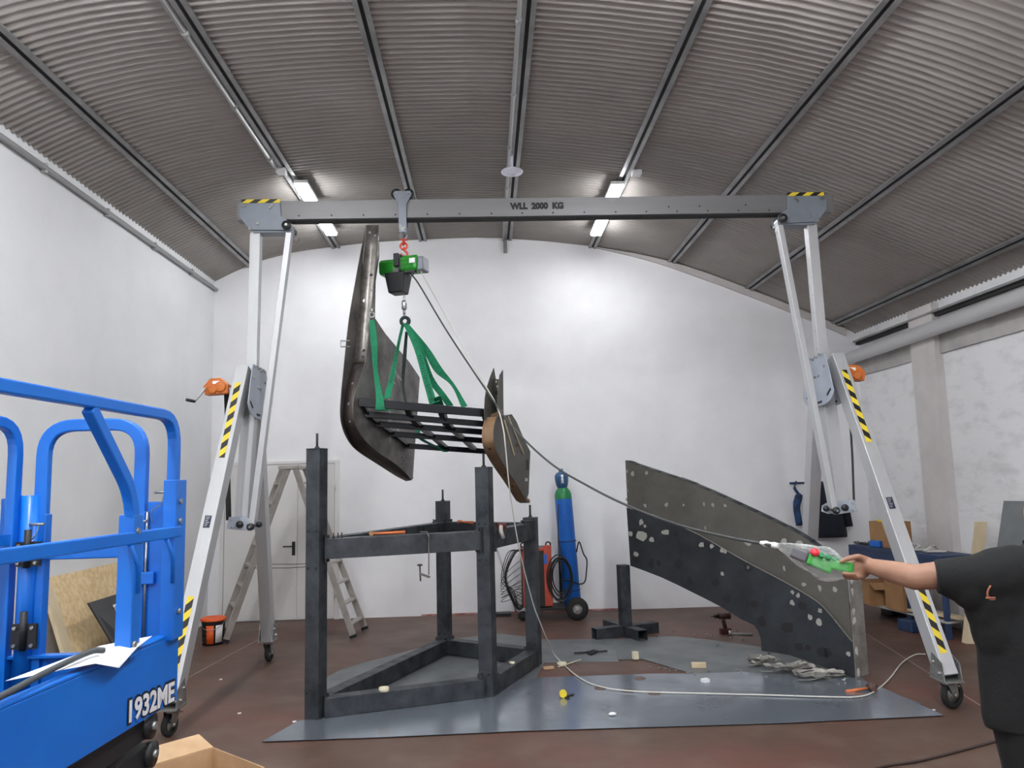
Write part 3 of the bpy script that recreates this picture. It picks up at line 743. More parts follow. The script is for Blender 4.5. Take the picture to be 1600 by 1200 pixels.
# left side piece: profile in (t, z)
TH = .13
def pxs(L, sub): return [(p.x, p.y) for p in spline([V(x, y, 0) for x, y in L], sub)]
outL = pxs(((572,352),(563,395),(553,450),(546,490),(541,530),(537,570),(533,610),(531,640),(533,662),(541,684),(556,703),(589,725),(618,743),(634,752)), 4)
chL = [(573,352),(570,385),(566,430),(562,480),(557,530),(552,566)]; chR = [(592,352),(590,385),(586,430),(581,480),(576,530),(571,566)]
bdL = pxs(((552,566),(545,590),(540,615),(537,640),(537,660),(545,684),(560,704),(590,725),(618,743),(634,751)), 4)
bdR = pxs(((571,566),(560,600),(553,623),(552,644),(556,665),(569,686),(590,706),(614,722),(633,738),(643,750)), 4)
farI = [(645,748),(656,590),(640,566),(622,545),(602,521),(586,497)]
skO = [onpt(x, y, LP0, 0) for x, y in outL]+[onpt(x, y, LP0, 0) for x, y in ((640,751),(650,590),(636,568),(618,547),(598,522),(583,498),(586,440),(590,353))]
mb = MB(); mb.prism(skO, nperp*.006); mb.build('outer_skin', BAREST, load)
inn = [onpt(x, y, LP0, TH) for x, y in chR]+[onpt(x, y, LP0, TH) for x, y in bdR[1:]]+[onpt(x, y, LP0, TH) for x, y in farI]
inn += [onpt(587, 440, LP0, TH), onpt(593, 400, LP0, TH)]
mb = MB(); mb.prism(inn, nperp*-.006); mb.build('inner_skin', BAREST, load)
strip([onpt(x, y, LP0, .012) for x, y in chL], [onpt(x, y, LP0, TH-.004) for x, y in chR], 'edge_channel', [mat('bright ground channel', (170, 166, 160), .34, .75, c2=(104, 100, 96), scale=5, r2=.5), SOOT, PALEH, ZINC],
      [(.07, .3, .012, 3), (.10, .75, .01, 3), (.40, .7, .014, 1), (.42, .35, .009, 1), (.50, .35, .016, 2), (.56, .35, .016, 2), (.50, .8, .01, 1), (.57, .8, .01, 1), (.90, .3, .010, 1), (.90, .75, .013, 1), (.955, .3, .010, 1), (.955, .75, .012, 1)])
strip([onpt(x, y, LP0, .008) for x, y in bdL], [onpt(x, y, LP0, TH-.004) for x, y in bdR], 'edge_band', [RAWD, SOOT, GPL], [(.03, .5, .03, 1), (.13, .5, .012, 2), (.28, .5, .012, 2), (.42, .6, .008, 2)])
mb = MB(); mb.prism([onpt(634, 751, LP0, 0), onpt(643, 750, LP0, TH), onpt(646, 747, LP0, TH), onpt(640, 751, LP0, 0)], V(0, 0, .006)); mb.build('end_cap', RAWD, load)
mb = MB(); c = onpt(541, 537, LP0, 0)
mb.tube([c+V(.03,0,.025), c+V(-.045,0,.025), c+V(-.045,0,-.025), c+V(.03,0,-.025)], .007, 8); mb.build('lifting_lug', ZINC, load)
# bright ground weld spots on the inner skin
mb = MB(); random.seed(3)
for k in range(9):
    q = (.50+random.random()*.5, 2.2+random.random()*.6); c = pl(LP0, q, TH+.0008)
    L_ = .05+.1*random.random(); a = random.random()*3
    dv = (d0*math.cos(a)+V(0, 0, math.sin(a)))*L_; wv = (d0*-math.sin(a)+V(0, 0, math.cos(a)))*.012
    mb.prism([c-dv, c+wv, c+dv, c-wv], nperp*.0008)
for dx, dz in ((0, 0), (.05, .03), (.05, -.03), (-.05, .03), (-.05, -.03)):
    c = onpt(631, 720, LP0, TH+.0008)+d0*dx+V(0, 0, dz); mb.cyl(c, c+nperp*.001, .008, 10, 1)
tag(mb.build('ground_marks', [mat('polished scratch', (170, 166, 160), .3, .7), SOOT], load), kind='stuff')
# right side piece
nearR = [V(*onpl(px, py, RP0), 0) for px, py in ((760,652),(756,668),(755,684),(757,698),(764,714),(776,733),(790,753),(808,782))]
nearR = [(p.x, p.y) for p in spline(nearR, 4)]
farR = [onpl(812, 772, RP0), onpl(815, 706, RP0), onpl(803, 683, RP0), onpl(793, 660, RP0), onpl(785, 648, RP0)]
TR = .09
for off, nm in ((TR, 'inner_skin'), (0.0, 'outer_skin')):
    mb = MB(); mb.prism([pl(RP0, q, off) for q in nearR+farR], nperp*(-.005 if off else .005), 0); mb.build(nm, [MILLG], load)
fl = [(771,575),(765,590),(760,606),(757,622),(756,640),(757,656),(774,656),(774,592)]
mb = MB(); mb.prism([onpt(x, y, RP0, 0) for x, y in fl], nperp*.005); mb.build('fork_flange', MILLG, load)
fr2 = [(786,578),(781,586),(779,600),(778,656),(787,656)]
mb = MB(); mb.prism([onpt(x, y, RP0, TR) for x, y in fr2], nperp*-.005); mb.build('fork_flange', MILLG, load)
wl = [(771,592),(771,610),(771,630),(771,652)]; wr_ = [(784,593),(784,610),(784,630),(784,652)]
strip([onpt(x, y, RP0, .006) for x, y in wl], [onpt(x, y, RP0, TR-.006) for x, y in wr_], 'edge_channel', [MILLG, SOOT, PALEH, mat('pale paint dabs', (176, 174, 168), .6)],
      [(.08, .35, .008, 3), (.10, .75, .008, 3), (.22, .5, .010, 3), (.40, .42, .018, 1), (.62, .2, .010, 1), (.66, .75, .012, 2), (.78, .75, .014, 2), (.80, .25, .010, 1)], t=.005)
# plywood template along the curve
mb = MB()
for i in range(len(nearR)-1):
    a, b = nearR[i], nearR[i+1]
    def inn(q, nx_): return (q[0], q[1])
    q0 = pl(RP0, a, -.012); q1 = pl(RP0, b, -.012); dv = (q1-q0).normalized(); iw = nperp.cross(dv).normalized()
    if iw.dot(d0) < 0: iw = -iw
    mb.add([q0, q1, q1+nperp*.10, q0+nperp*.10, q0+iw*.03, q1+iw*.03, q1+iw*.03+nperp*.10, q0+iw*.03+nperp*.10], [(0, 1, 2, 3), (7, 6, 5, 4), (0, 4, 5, 1), (3, 2, 6, 7)], 0, False)
for zz in (2.02, 1.80, 1.68):
    k = min(range(len(nearR)-1), key=lambda i: abs(nearR[i][1]-zz)); c = pl(RP0, nearR[k], .04); c2 = pl(RP0, nearR[k+1], .04)
    nn = (c2-c).normalized().cross(nperp).normalized(); nn = nn if nn.dot(CAM-c) > 0 else -nn
    mb.cyl(c-nn*.002, c+nn*.002, .013, 12, 1)
tipA = pl(RP0, nearR[-1], -.012); 
mb.prism([tipA, tipA+nperp*.10, tipA+nperp*.10+d0*.16-V(0, 0, .03), tipA+d0*.16-V(0, 0, .03)], V(0, 0, .03))
mb.build('wooden_template', [WOOD, SOOT], load)
a = onpt(764, 652, RP0, -.005); mb = MB()
mb.prism([a+V(0, 0, -.06), a+nperp*.11+V(0, 0, -.02), a+nperp*.11+V(0, 0, .06)+d0*.06, a+V(0, 0, .02)+d0*.05], -d0*.02+V(0, 0, .005)); mb.build('wooden_block', WOOD, load)
# marks on the outer face of the right leaf
mb = MB()
for tt, zz, ww, hh, mi in ((1.05, 1.85, .10, .10, 0), (.72, 2.13, .03, .03, 0), (.72, 2.06, .03, .03, 0), (.66, 2.13, .03, .03, 0), (.66, 2.06, .03, .03, 0), (.50, 2.28, .02, .02, 0), (.50, 2.33, .02, .02, 0), (.45, 2.28, .02, .02, 0),
       (1.06, 1.74, .03, .03, 1), (1.00, 1.74, .03, .03, 1), (.85, 2.0, .02, .02, 0), (.9, 2.12, .02, .02, 0)):
    c = pl(RP0, (tt, zz), TR+.0005); mb.prism([c, c+d0*ww, c+d0*ww+V(0, 0, hh), c+V(0, 0, hh)], nperp*.001, mi)
for (t0, z0_), (t1, z1_) in (((.42, 2.32), (.95, 2.0)), ((.28, 2.28), (.6, 1.98))):
    mb.bar(pl(RP0, (t0, z0_), TR+.004), pl(RP0, (t1, z1_), TR+.004), .006, .018, 2)
tag(mb.build('face_marks', [SOOT, PALEH, WOODL], load), kind='stuff')
# black slatted frame
SA = [(.02, 2.44), (.06, 2.36), (.25, 2.26), (.50, 2.20), (.78, 2.15), (1.09, 2.10)]
def sl(k, side):
    tq = [(.03, 2.42), (.14, 2.33), (.36, 2.265), (.66, 2.195), (1.02, 2.10)][k]
    if side == 0: return pl(LP0, tq, TH-.01)
    return pl(RP0, (tq[0]+.05, tq[1]-.09), .0)
slots = []
for k in range(5):
    a, b = sl(k, 0), sl(k, 1); mb = MB(); mb.bar(a, b, .045, .07 if k == 0 else .05); mb.build('long_bar', BPAINT, load, .004); slots.append((a, b))
for fr in (.02, .36, .62, .97):
    mb = MB(); pts = [s0.lerp(s1, fr)+V(0, 0, -.0) for s0, s1 in slots]
    for p, q in zip(pts, pts[1:]): mb.bar(p, q, .05, .03)
    mb.build('cross_bar', BPAINT, load)
# ------------------ slings
HKP = V(TX, GY, 3.19)
def strap(name, pts, ws, mats, label, th=.005, group=None, marks=None):
    P = [Vector(p) for p in pts]; W = [Vector(w_) for w_ in ws]
    PP = spline(P, 5); WW = spline(W, 5); mb = MB(); mb.ribbon(PP, WW, th)
    if marks:
        random.seed(marks)
        n = len(PP)
        for k in range(int(n*.30), int(n*.72)):
            for q in range(3):
                f = (q+.3)/3
                c = PP[k].lerp(PP[min(n-1, k+1)], f); w_ = WW[k]; d = (PP[min(n-1, k+1)]-PP[k]).normalized(); nn = d.cross(w_).normalized()
                nn = nn if nn.dot(CAM-c) > 0 else -nn
                wd = w_*(.2+.15*random.random())
                mb.prism([c-wd+nn*th*.5, c+wd+nn*th*.5, c+wd+d*.008+nn*th*.5, c-wd+d*.008+nn*th*.5], nn*.0012, 1)
    return tag(mb.build(name, mats), label, 'lifting sling', group)
A0 = at(633, 507, GY-.02)
b0 = slots[0][0].lerp(slots[0][1], .20)
w5 = V(.055, .01, 0)
strap('lifting_sling', [A0+V(-.02, 0, 0), A0.lerp(b0, .3)+V(-.015, 0, .0), A0.lerp(b0, .7), b0+V(.02, -.03, .05)], [V(.02, .03, 0), V(.02, .04, .0), V(.045, .02, .015), V(.055, .0, .01)], [SLING, SPRINT], 'green printed sling running from the hook down to the left end of the black frame', marks=4)
c0 = onpt(582, 508, LP0, TH+.03); strap('lifting_sling', [onpt(581, 500, LP0, TH+.02), onpt(584, 530, LP0, TH+.04), onpt(587, 580, LP0, TH+.08)+V(0, 0, .0), b0+V(-.04, -.04, .05), b0+V(-.03, -.05, -.045), b0+V(.04, -.0, -.045)],
      [V(.04, .01, 0), V(.055, .01, 0), V(.03, .04, 0), V(.06, 0, 0), V(.08, 0, 0), V(.07, .0, 0)], [SLING, SPRINT], 'green sling hanging inside the tall left steel side and looping under the frame')
b1 = slots[0][0].lerp(slots[0][1], .62)
strap('lifting_sling', [A0+V(.01, -.03, 0), at(652, 545, 6.95), at(668, 600, 6.8), at(680, 640, 6.75), b1+V(-.03, -.045, .06)], [V(.05, .02, 0), V(.055, .0, .01), V(.06, 0, .02), V(.065, 0, .02), V(.06, 0, .02)], [SLING, SPRINT], 'wide green printed sling in front, from hook to the middle of the frame', marks=9)
strap('lifting_sling', [b1+V(-.02, -.06, .10), at(690, 640, 6.75), at(698, 665, 6.9), at(705, 672, 7.0), slots[3][0].lerp(slots[3][1], .60)+V(0, 0, .06)], [V(.06, 0, .02)]*3+[V(.04, .04, .0), V(.04, .03, .02)], [SLING, SPRINT], 'green sling end hanging as a loop below the middle of the frame')
strap('lifting_sling', [A0+V(.02, .0, -.01), at(655, 540, 7.0), at(672, 590, 7.05), at(692, 618, 7.05), at(704, 635, 7.1)], [V(.05, .02, 0)]*2+[V(.055, 0, .02)]*3, [SLING, SPRINT], 'green sling behind the printed one, ending mid frame')
strap('lifting_sling', [A0+V(.03, .02, -.01), at(665, 545, 7.1), at(685, 578, 7.15), at(708, 602, 7.2), at(726, 636, 7.2)], [V(.03, .02, 0), V(.05, 0, .03), V(.07, 0, .03), V(.03, .02, .01), V(.055, 0, .02)], [SLING, SPRINT], 'twisted green sling at right, from the hook to the frame near its right end', )
strap('lifting_sling', [A0+V(.01, .03, -.06), at(632, 560, 7.05), at(630, 600, 7.05), slots[1][0].lerp(slots[1][1], .33)+V(0, 0, .03)], [V(.02, .02, 0), V(.035, .0, 0), V(.02, .02, 0), V(.02, .02, 0)], [SLINGD, SPRINT], 'dark thin sling hanging straight down from the hook to the frame')
for k, fr, lab in ((0, .25, 'short green tie strap under the frame at its left end'), (1, .86, 'short green tie strap under the frame at its right end')):
    a = slots[3][0].lerp(slots[3][1], fr)+V(0, 0, -.02); b = slots[4][0].lerp(slots[4][1], fr+.1)+V(0, 0, -.03)
    strap('tie_strap', [a+V(-.02, 0, .09), a+V(0, 0, -.0), b.lerp(a, .3), b+V(.0, 0, .0)], [V(.04, .0, 0)]*4, [SLING, SPRINT], lab)
# hook ring of bunched straps
mb = MB(); mb.torus(A0+V(0, 0, .03), V(0, 1, 0), .036, .016, 20, 8); tag(mb.build('sling_eye', SLINGD), 'dark reinforced eye of the slings gathered in the hook', 'lifting sling')
mb = MB(); q = onpt(581, 492, LP0, TH+.02); mb.torus(q, V(0, 1, 0), .022, .007, 16, 8); mb.cyl(q+V(0, 0, .02), q+V(0, 0, .06), .01); tag(mb.build('shackle', ZINC), 'small steel shackle on the inside of the tall left side panel', 'shackle')

# ================================================================== CABLES
def cable(name, pts, r, m, label, sub=8, cat='cable', mb0=None):
    mb = MB(); mb.tube(spline(pts, sub), r, 8); return tag(mb.build(name, m), label, cat)
hc = P_(.10, -.05, -.095)
cable('control_cable', [hc, at(655, 445, 6.9), at(700, 520, 6.6), at(760, 610, 6.1), at(800, 666, 5.7), at(858, 722, 5.2), at(920, 760, 4.8), at(985, 792, 4.4), at(1060, 820, 4.0), at(1130, 838, 3.7), at(1204, 852, 3.45)], .007, GCAB,
      'thick grey control cable sagging from the hoist to the bagged pendant')
wp = [P_(.19, -.03, -.075), at(700, 500, 7.05), at(745, 580, 6.7), at(775, 632, 6.35), at(786, 668, 6.3), at(790, 700, 6.3), at(797, 770, 6.45), at(812, 860, 6.8), at(832, 940, 7.2), at(846, 978, 7.4), at(856, 1002, 7.6)]
wp += [atZ(868, 1025, .02), atZ(900, 1055, .02), atZ(935, 1072, .022), atZ(990, 1080, .022), atZ(1080, 1083, .02), atZ(1200, 1086, .022), atZ(1300, 1089, .02), atZ(1345, 1088, .02), atZ(1370, 1078, .016), atZ(1392, 1058, .01), atZ(1410, 1035, .01), atZ(1430, 1023, .01), atZ(1446, 1022, .01)]
cable('power_cable', wp, .0055, WCAB, 'thin pale power cable dropping from the hoist and curving across the floor sheets')
cable('floor_cable', [atZ(1300, 1230, .008), atZ(1370, 1200, .008), atZ(1440, 1188, .008), atZ(1525, 1166, .008), atZ(1620, 1140, .008)], .008, mat('dark brown cable', (60, 46, 44), .6), 'dark cable lying on the red floor at the bottom right by the man')

# ================================================================== STEEL TUBE STAND
CA = V(-1.33, 6.20, 0); CB = V(-.02, 6.64, 0); CD = V(.42, 7.68, 0); CC = atZ(695, 998, .15); CC.z = 0
st = empty('steel_tube_stand', (-.4, 7.1, 0), 'dark square tube stand with four posts and threaded rods on top', 'steel stand')
angs = math.radians(-20); W_ = .12
def post(c, h):
    mb = MB(); R = Matrix.Rotation(angs, 3, 'Z'); mb.cbox(c+V(0, 0, h/2), (W_, W_, h), rz=angs); mb.cbox(c+V(0, 0, h+.003), (W_+.006, W_+.006, .006), rz=angs)
    fx = R @ V(1, 0, 0); fy = R @ V(0, -1, 0)
    pst = mb.build('post', MILL, st, .004)
    mb = MB(); mb.cyl(c+V(0, 0, h), c+V(0, 0, h+.125), .010, 10); mb.lathe([(0, 0), (.019, 0), (.019, .014), (0, .014)], c+V(0, 0, h+.006), n=6, smooth=False); mb.build('threaded_rod', ZINC if False else mat('black rod', (60, 60, 60), .45, .6), pst)
    return pst, fx, fy
hts = {}
for c, h in ((CA, 2.035), (CB, 1.865), (CC, 1.55), (CD, 1.385)):
    pst, fx, fy = post(c, h); hts[h] = pst
    bm_ = MB()
    for z in ((1.40, 1.12) if h > 1.7 else (1.2,)):
        for dx in (-.035, .035): bm_.cyl(c+fx*dx+fy*(W_/2)+V(0, 0, z), c+fx*dx+fy*(W_/2+.004)+V(0, 0, z), .011, 10)
    tag(bm_.build('bolt_hole', SOOT, pst), kind='stuff')
def rail(a, b, z0, h, w_=.12):
    d = (b-a).normalized(); a2 = a+d*.055; b2 = b-d*.055; mb = MB(); mb.bar(a2+V(0, 0, z0+h/2), b2+V(0, 0, z0+h/2), w_, h); o = mb.build('rail', MILL, st, .004)
    for e, q in ((a2, d), (b2, -d)):
        pm = MB(); pm.bar(e+q*.004+V(0, 0, z0+h/2), e+q*.010+V(0, 0, z0+h/2), w_+.03, h+.05); fl_ = pm.build('flange', MILL, o)
    return o
for a, b in ((CA, CB), (CB, CD), (CD, CC), (CC, CA)):
    rail(a, b, 0.012, .14, .12); rail(a, b, 1.185, .155, .12)
# angle brackets on the near posts
for c, z in ((CB, 1.10), (CB, 1.40), (CB, .19), (CD, 1.36), (CD, .20), (CC, .21), (CA, .20)):
    R = Matrix.Rotation(angs, 3, 'Z'); fy = R @ V(0, -1, 0); mb = MB(); mb.cbox(c+fy*(W_/2+.004)+V(0, 0, z), (.11, .008, .06), rz=angs)
    for dx in (-.03, .03): mb.cyl(c+R @ V(dx, -W_/2-.008, 0)+V(0, 0, z), c+R @ V(dx, -W_/2-.014, 0)+V(0, 0, z), .012, 6, 1)
    mb.build('bracket_plate', [MILL, SOOT], st)
# tools on the upper rails
def hammer(name, a, b, label, head_r=.016, hl=.09, mh=None):
    t = empty(name, a, label, 'hammer'); d = (b-a).normalized(); s, u = frame(d)
    mb = MB(); mb.tube([a, a.lerp(b, .5), b], [.008, .011, .014], 10); mb.build('handle', ORTOOL, t)
    mb = MB(); mb.cyl(a-s*hl/2, a+s*hl/2, head_r, 14); mb.build('head', mh or WOOD, t)
ra = at(580, 834, 6.36); rb = at(633, 834, 6.42); ra.z = rb.z = 1.34+.018
hammer('mallet', ra, rb, 'small mallet with orange wooden handle lying on the near upper rail', .018, .05, CARDB)
ra = at(718, 814, 7.95); rb = at(738, 815, 7.7); ra.z = rb.z = 1.355
hammer('ratchet_tool', ra, rb, 'orange and black hand tool lying on the far upper rail', .014, .04, ORTOOL)
# G clamp
ct = empty('bar_clamp', at(663, 840, 6.48), 'rusty grey bar clamp hanging from the near upper rail', 'clamp'); Yk = 6.40
def K(px, py, dy=0): return at(px, py, Yk+dy)
mb = MB(); mb.sweep([K(657, 831, .04), K(667, 831, .02), K(670, 838), K(670, 898)], .010, .012, up=V(0, 1, 0)); mb.build('bar', BAREST, ct)
mb = MB(); mb.bar(K(672, 902), K(655, 896), .016, .02, up=V(0, 1, 0)); mb.build('arm', BAREST, ct)
mb = MB(); mb.cyl(K(657, 908), K(656, 884), .006); mb.lathe([(0, 0), (.022, 0), (.02, .012), (0, .014)], K(656, 884), n=12); mb.build('screw', RAWD, ct)
for nm, px, py, Y_, lab in (('bolt', 521, 832, 6.22, 0), ('bolt', 528, 832, 6.24, 0), ('bolt', 534, 831, 6.26, 0), ('bolt', 677, 814, 8.1, 0)):
    q = at(px, py, Y_); q.z = 1.34; mb = MB(); mb.cyl(q, q+V(0, 0, .04), .005); mb.lathe([(0, 0), (.012, 0), (.012, .01), (0, .01)], q, n=6, smooth=False)
    tag(mb.build(nm, RAWD), 'dark bolt upright on the stand rail, '+{521: 'nearest the left front post', 528: 'middle of three by the left front post', 534: 'rightmost of three by the left front post', 677: 'by the rear post'}[px], 'bolt', 'bolts standing on the stand rail')
for z in (1.36, 1.155):
    q = at(512, 835, 6.12); q.z = z; mb = MB(); mb.lathe([(0, 0), (.028, 0), (.028, .008), (.012, .01), (.012, .025), (0, .025)], q+V(.02, .06, 0) if z > 1.3 else q+V(.02, .06, -.0), n=14)
q = at(777, 828, 6.72); q.z = 1.34; mb = MB(); mb.cyl(q+V(.0, -.03, .03), q+V(.07, .0, .03), .028, 16); mb.tube([q+V(.03, -.04, .03), q+V(.03, -.075, -.01), q+V(.05, -.07, -.07)], .018, 8, 1)
tag(mb.build('tape_roll', [mat('wine red disc', (92, 44, 40), .6), WEB]), 'brown roll with a pale rag hanging over the rail right of the post', 'roll')
q = at(825, 818, 7.5); mb = MB(); mb.cbox(V(q.x, q.y, 1.355), (.10, .06, .03), rz=.4); tag(mb.build('magnet_square', BLACK), 'small black magnet block on the upper rail by the right post', 'magnet')
# tape rolls on the floor
def roll(px, py, z, label, r=.035, h=.025, m=TAPE):
    c = atZ(px, py, z); mb = MB(); mb.lathe([(r*.6, 0), (r, 0), (r, h), (r*.6, h), (r*.6, 0)], c, n=28); return tag(mb.build('tape_roll', m, bevel=0), label, 'tape roll')
roll(600, 1080, .1525, 'cream tape roll standing on the near lower rail of the stand', .04, .03)
roll(878, 1040, .001, 'cream tape roll on the floor right of the stand', .045, .03)
roll(800, 1037, .1525, 'small cream tape roll on the right lower rail', .025, .015)

# ================================================================== PEDESTAL
pe = empty('cross_base_pedestal', atZ(982, 990, 0), 'short dark tube pedestal on a cross shaped base holding the panel', 'pedestal')
cen = atZ(978, 993, 0); fr_ = atZ(1008, 1003, 0); dirF = (fr_-cen).normalized(); dirS = V(-dirF.y, dirF.x, 0)
TW = .115
mb = MB(); mb.hollow(cen+V(0, 0, TW/2)-dirF*.42, cen+V(0, 0, TW/2)+dirF*.36, TW, TW); mb.build('base_tube', MILL, pe, .003)
for sg in (-1, 1):
    mb = MB(); mb.hollow(cen+V(0, 0, TW/2)+dirS*sg*.06, cen+V(0, 0, TW/2)+dirS*sg*.40, TW, TW); mb.build('base_tube', MILL, pe, .003)
mb = MB(); mb.cbox(cen+V(0, 0, TW+(.775-TW)/2), (TW, TW, .775-TW), rz=.25); mb.build('post', MILL, pe, .003)

# ================================================================== STANDING PANEL
FP0 = V(1.5, 8.65, 0); fd = V(1.6, -1.87, 0).normalized(); fn = V(fd.y, -fd.x, 0)   # fn towards camera side
if fn.dot(CAM-FP0) < 0: fn = -fn
def onf(px, py, off=0.0):
    P0 = FP0+fn*off; r = ray(px, py); s = fn.dot(P0-V(CAM.x, CAM.y, 0))/(fn.x*r.x+fn.y*r.y); P = CAM+r*s
    if P.z < .008: P.z = .008
    return P
pan = empty('curved_steel_panel', onf(1290, 1045), 'large unfinished curved steel panel standing on the floor sheet and leaning on the pedestal', 'steel panel')
topE = spline([V(px, py, 0) for px, py in ((977,720),(1010,731),(1083,756),(1157,789),(1227,823),(1283,858),(1323,895))], 3)
botE = spline([V(px, py, 0) for px, py in ((1337,1061),(1290,1043),(1235,1024),(1190,1017))], 2)+spline([V(px, py, 0) for px, py in ((1189,1000),(1186,990),(1178,977),(1157,967),(1130,950),(1083,926),(1033,902),(985,884))], 2)
PT = -.13
mb = MB(); mb.prism([onf(p.x, p.y, -.035) for p in topE+botE], fn*-.006, 0); mb.build('back_skin', MILLG, pan)
dk = spline([V(px, py, 0) for px, py in ((979,793),(1005,800),(1030,808),(1083,831),(1123,853),(1163,876),(1203,897),(1240,917),(1277,940),(1297,960),(1317,985),(1332,1003))], 3)
mb = MB(); mb.prism([onf(p.x, p.y, 0) for p in dk+botE], fn*-.006, 0); mb.build('front_skin', MILLB, pan)
mb = MB()
for a, b in zip(dk, dk[1:]):
    mb.tube([onf(a.x, a.y, -.001), onf(b.x, b.y, -.001)], .004, 6)
mb.build('ground_edge', mat('bright ground seam', (150, 146, 138), .4, .5), pan)
# closing strips: top and right end
mb = MB()
P1 = [onf(p.x, p.y, -.035) for p in topE]
for a, b in zip(P1, P1[1:]): mb.add([a, b, b-fn*.10, a-fn*.10], [(0, 1, 2, 3)], 0, True)
o = mb.build('top_strip', MILLB, pan); sm = o.modifiers.new('solid', 'SOLIDIFY'); sm.thickness = .005
e0 = onf(1325, 900, 0); e1 = onf(1337, 1061, 0); mb = MB(); mb.prism([e0, e1, e1-fn*.20+fd*.02, e0-fn*.20-V(0, 0, .0)+fd*.02], fd*.006)
mb.build('end_strip', mat('pale ground strip', (158, 154, 148), .5, .3, c2=(122, 118, 112), scale=6), pan)
mb = MB(); q = [onf(p.x, p.y, 0) for p in dk+botE]; 
mb = MB(); random.seed(12)
def blob(px, py, r, off, m, sx=1.0, nn=9, a0=0.0):
    c = onf(px, py, off); pts = []
    for k in range(nn):
        a = 2*math.pi*k/nn; rr = r*(.65+.6*random.random()); pts.append(c+(fd*(math.cos(a)*sx)+V(0, 0, math.sin(a)))*rr)
    mb.prism(pts, fn*.0015, m)
for px, py, r, sx in ((988,740,.028,1),(1010,739,.022,1),(1008,790,.022,1),(1041,789,.022,1.3),(1068,789,.014,1),(1100,788,.018,.6),(1114,789,.022,.8),(1133,790,.018,1),(1102,825,.022,.4),(1168,848,.03,1.2),(1225,888,.025,.6),(1256,913,.022,.9),(1281,919,.028,.6),(1304,921,.024,.9),
        (980,736,.02,.5),(979,752,.02,.5),(980,766,.02,.5),(979,780,.02,.5),(1225,846,.03,1.2),(1250,850,.03,1.4)):
    blob(px, py, r, -.0355+.001, 0, sx)
for px, py, r, m in ((1002,816,.035,0),(1008,822,.02,0),(985,834,.03,0),(1003,838,.05,1),(1018,843,.035,0),(1040,832,.03,1),(1056,835,.035,2),(1096,851,.03,0),(1103,850,.03,2),(1112,853,.028,0),(1128,860,.024,0),(1133,862,.02,0),(1169,887,.04,2),(1169,887,.02,0),(1129,896,.02,0),
        (1018,881,.05,2),(1030,880,.03,2),(1060,880,.05,2),(1078,908,.04,2),(1118,910,.045,2),(1136,936,.045,2),(1178,944,.04,2),(1190,971,.05,2),(1232,980,.06,2),(1248,1010,.04,2),(1262,1012,.03,2),(1285,1020,.05,2),(1293,1021,.04,2),(1238,925,.022,0),(1247,930,.02,0),(1238,942,.024,0),(1255,948,.045,2),(1266,964,.024,0),(1281,954,.02,0),(1280,972,.03,0),
        (992,875,.05,2),(994,866,.03,0),(1326,1022,.02,0)):
    blob(px, py, r, .001, m if m != 1 else 0, 1.0 if m != 1 else 1.6)
mb.build('filler_marks', [mat('grey white filler', (150, 149, 143), .7), PUTTY, SOOT], pan); bpy.data.objects['filler_marks']['kind'] = 'stuff'
mb = MB(); random.seed(5)
for k in range(10):
    z = .85-k*.085; c = e0.lerp(e1, (k+.5)/10)-fn*(.03+.01*random.random())+fd*.01
    pts = [c+(-fn*math.cos(a)*.018*(1+random.random())+V(0, 0, 1)*math.sin(a)*.03*(.6+random.random())) for a in [2*math.pi*i/8 for i in range(8)]]
    if k in (0, 1, 3, 4, 7, 9): mb.prism(pts, fd*.003)
tag(mb.build('edge_filler', PUTTY, pan), kind='stuff')

# ================================================================== FLOOR LITTER
def strapclump(px, py, n, sd, label, spread=.22):
    random.seed(sd); c = atZ(px, py, .014); mb = MB()
    for k in range(n):
        q = c+V(random.uniform(-spread, spread), random.uniform(-spread*.5, spread*.5), 0); rx, ry = random.uniform(.05, .13), random.uniform(.03, .07); a0 = random.random()*6.28; turn = random.uniform(3.2, 6.2)
        rz = random.uniform(-.5, .5); P = []; W = []; h = .03+.008*(k % 4); m_ = random.choice((0, 0, 1)); lean = random.uniform(.2, 1.2)
        for j in range(18):
            t = a0+turn*j/17; x = rx*math.cos(t); y = ry*math.sin(t); P.append(q+V(x*math.cos(rz)-y*math.sin(rz), x*math.sin(rz)+y*math.cos(rz), h+.008*math.sin(3*t)))
            o_ = V(math.cos(t), math.sin(t), 0); W.append((V(0, 0, 1)*math.sin(lean)+o_*math.cos(lean))*.036)
        mb.ribbon(P, W, .003, m_)
    for k in range(2):
        a = random.uniform(-.4, .4)+math.pi*(k % 2); q = c+V(random.uniform(-.1, .1), random.uniform(-.05, .05), .012); P = [q+V(math.cos(a)*.07*j, math.sin(a)*.07*j+.02*math.sin(j*1.7), .002*(j % 2)) for j in range(5)]
        mb.ribbon(spline(P, 4), V(-math.sin(a), math.cos(a), .25)*.036, .003, 0)
    return tag(mb.build('webbing_strap', [WEB, mat('grey strap %d' % sd, (120, 118, 114), .85)]), label, 'strap', 'straps in a pile')
strapclump(1198, 1036, 9, 4, 'tangled off-white strap, left part of the pile by the steel panel', .14)
strapclump(1238, 1049, 12, 6, 'tangled off-white strap, middle of the pile by the steel panel', .14)
strapclump(1280, 1060, 9, 9, 'tangled off-white strap, right part of the pile under the steel panel', .12)
random.seed(21)
LIT = [(1017,1042),(1030,1044),(1040,1045),(1047,1048),(1050,1044),(1056,1047),(1073,1051),(1080,1050),(1085,1053),(1108,1049),(1153,1047),(1158,1048),(1196,1057),(1122,1007),(1317,1062),(1322,1067),(1312,1068),(1322,1060),(1052,985),(1085,992),(1104,991),(1112,993),(1143,996),(1152,985),(1160,999),(1030,994),(1024,992),(902,1036)]
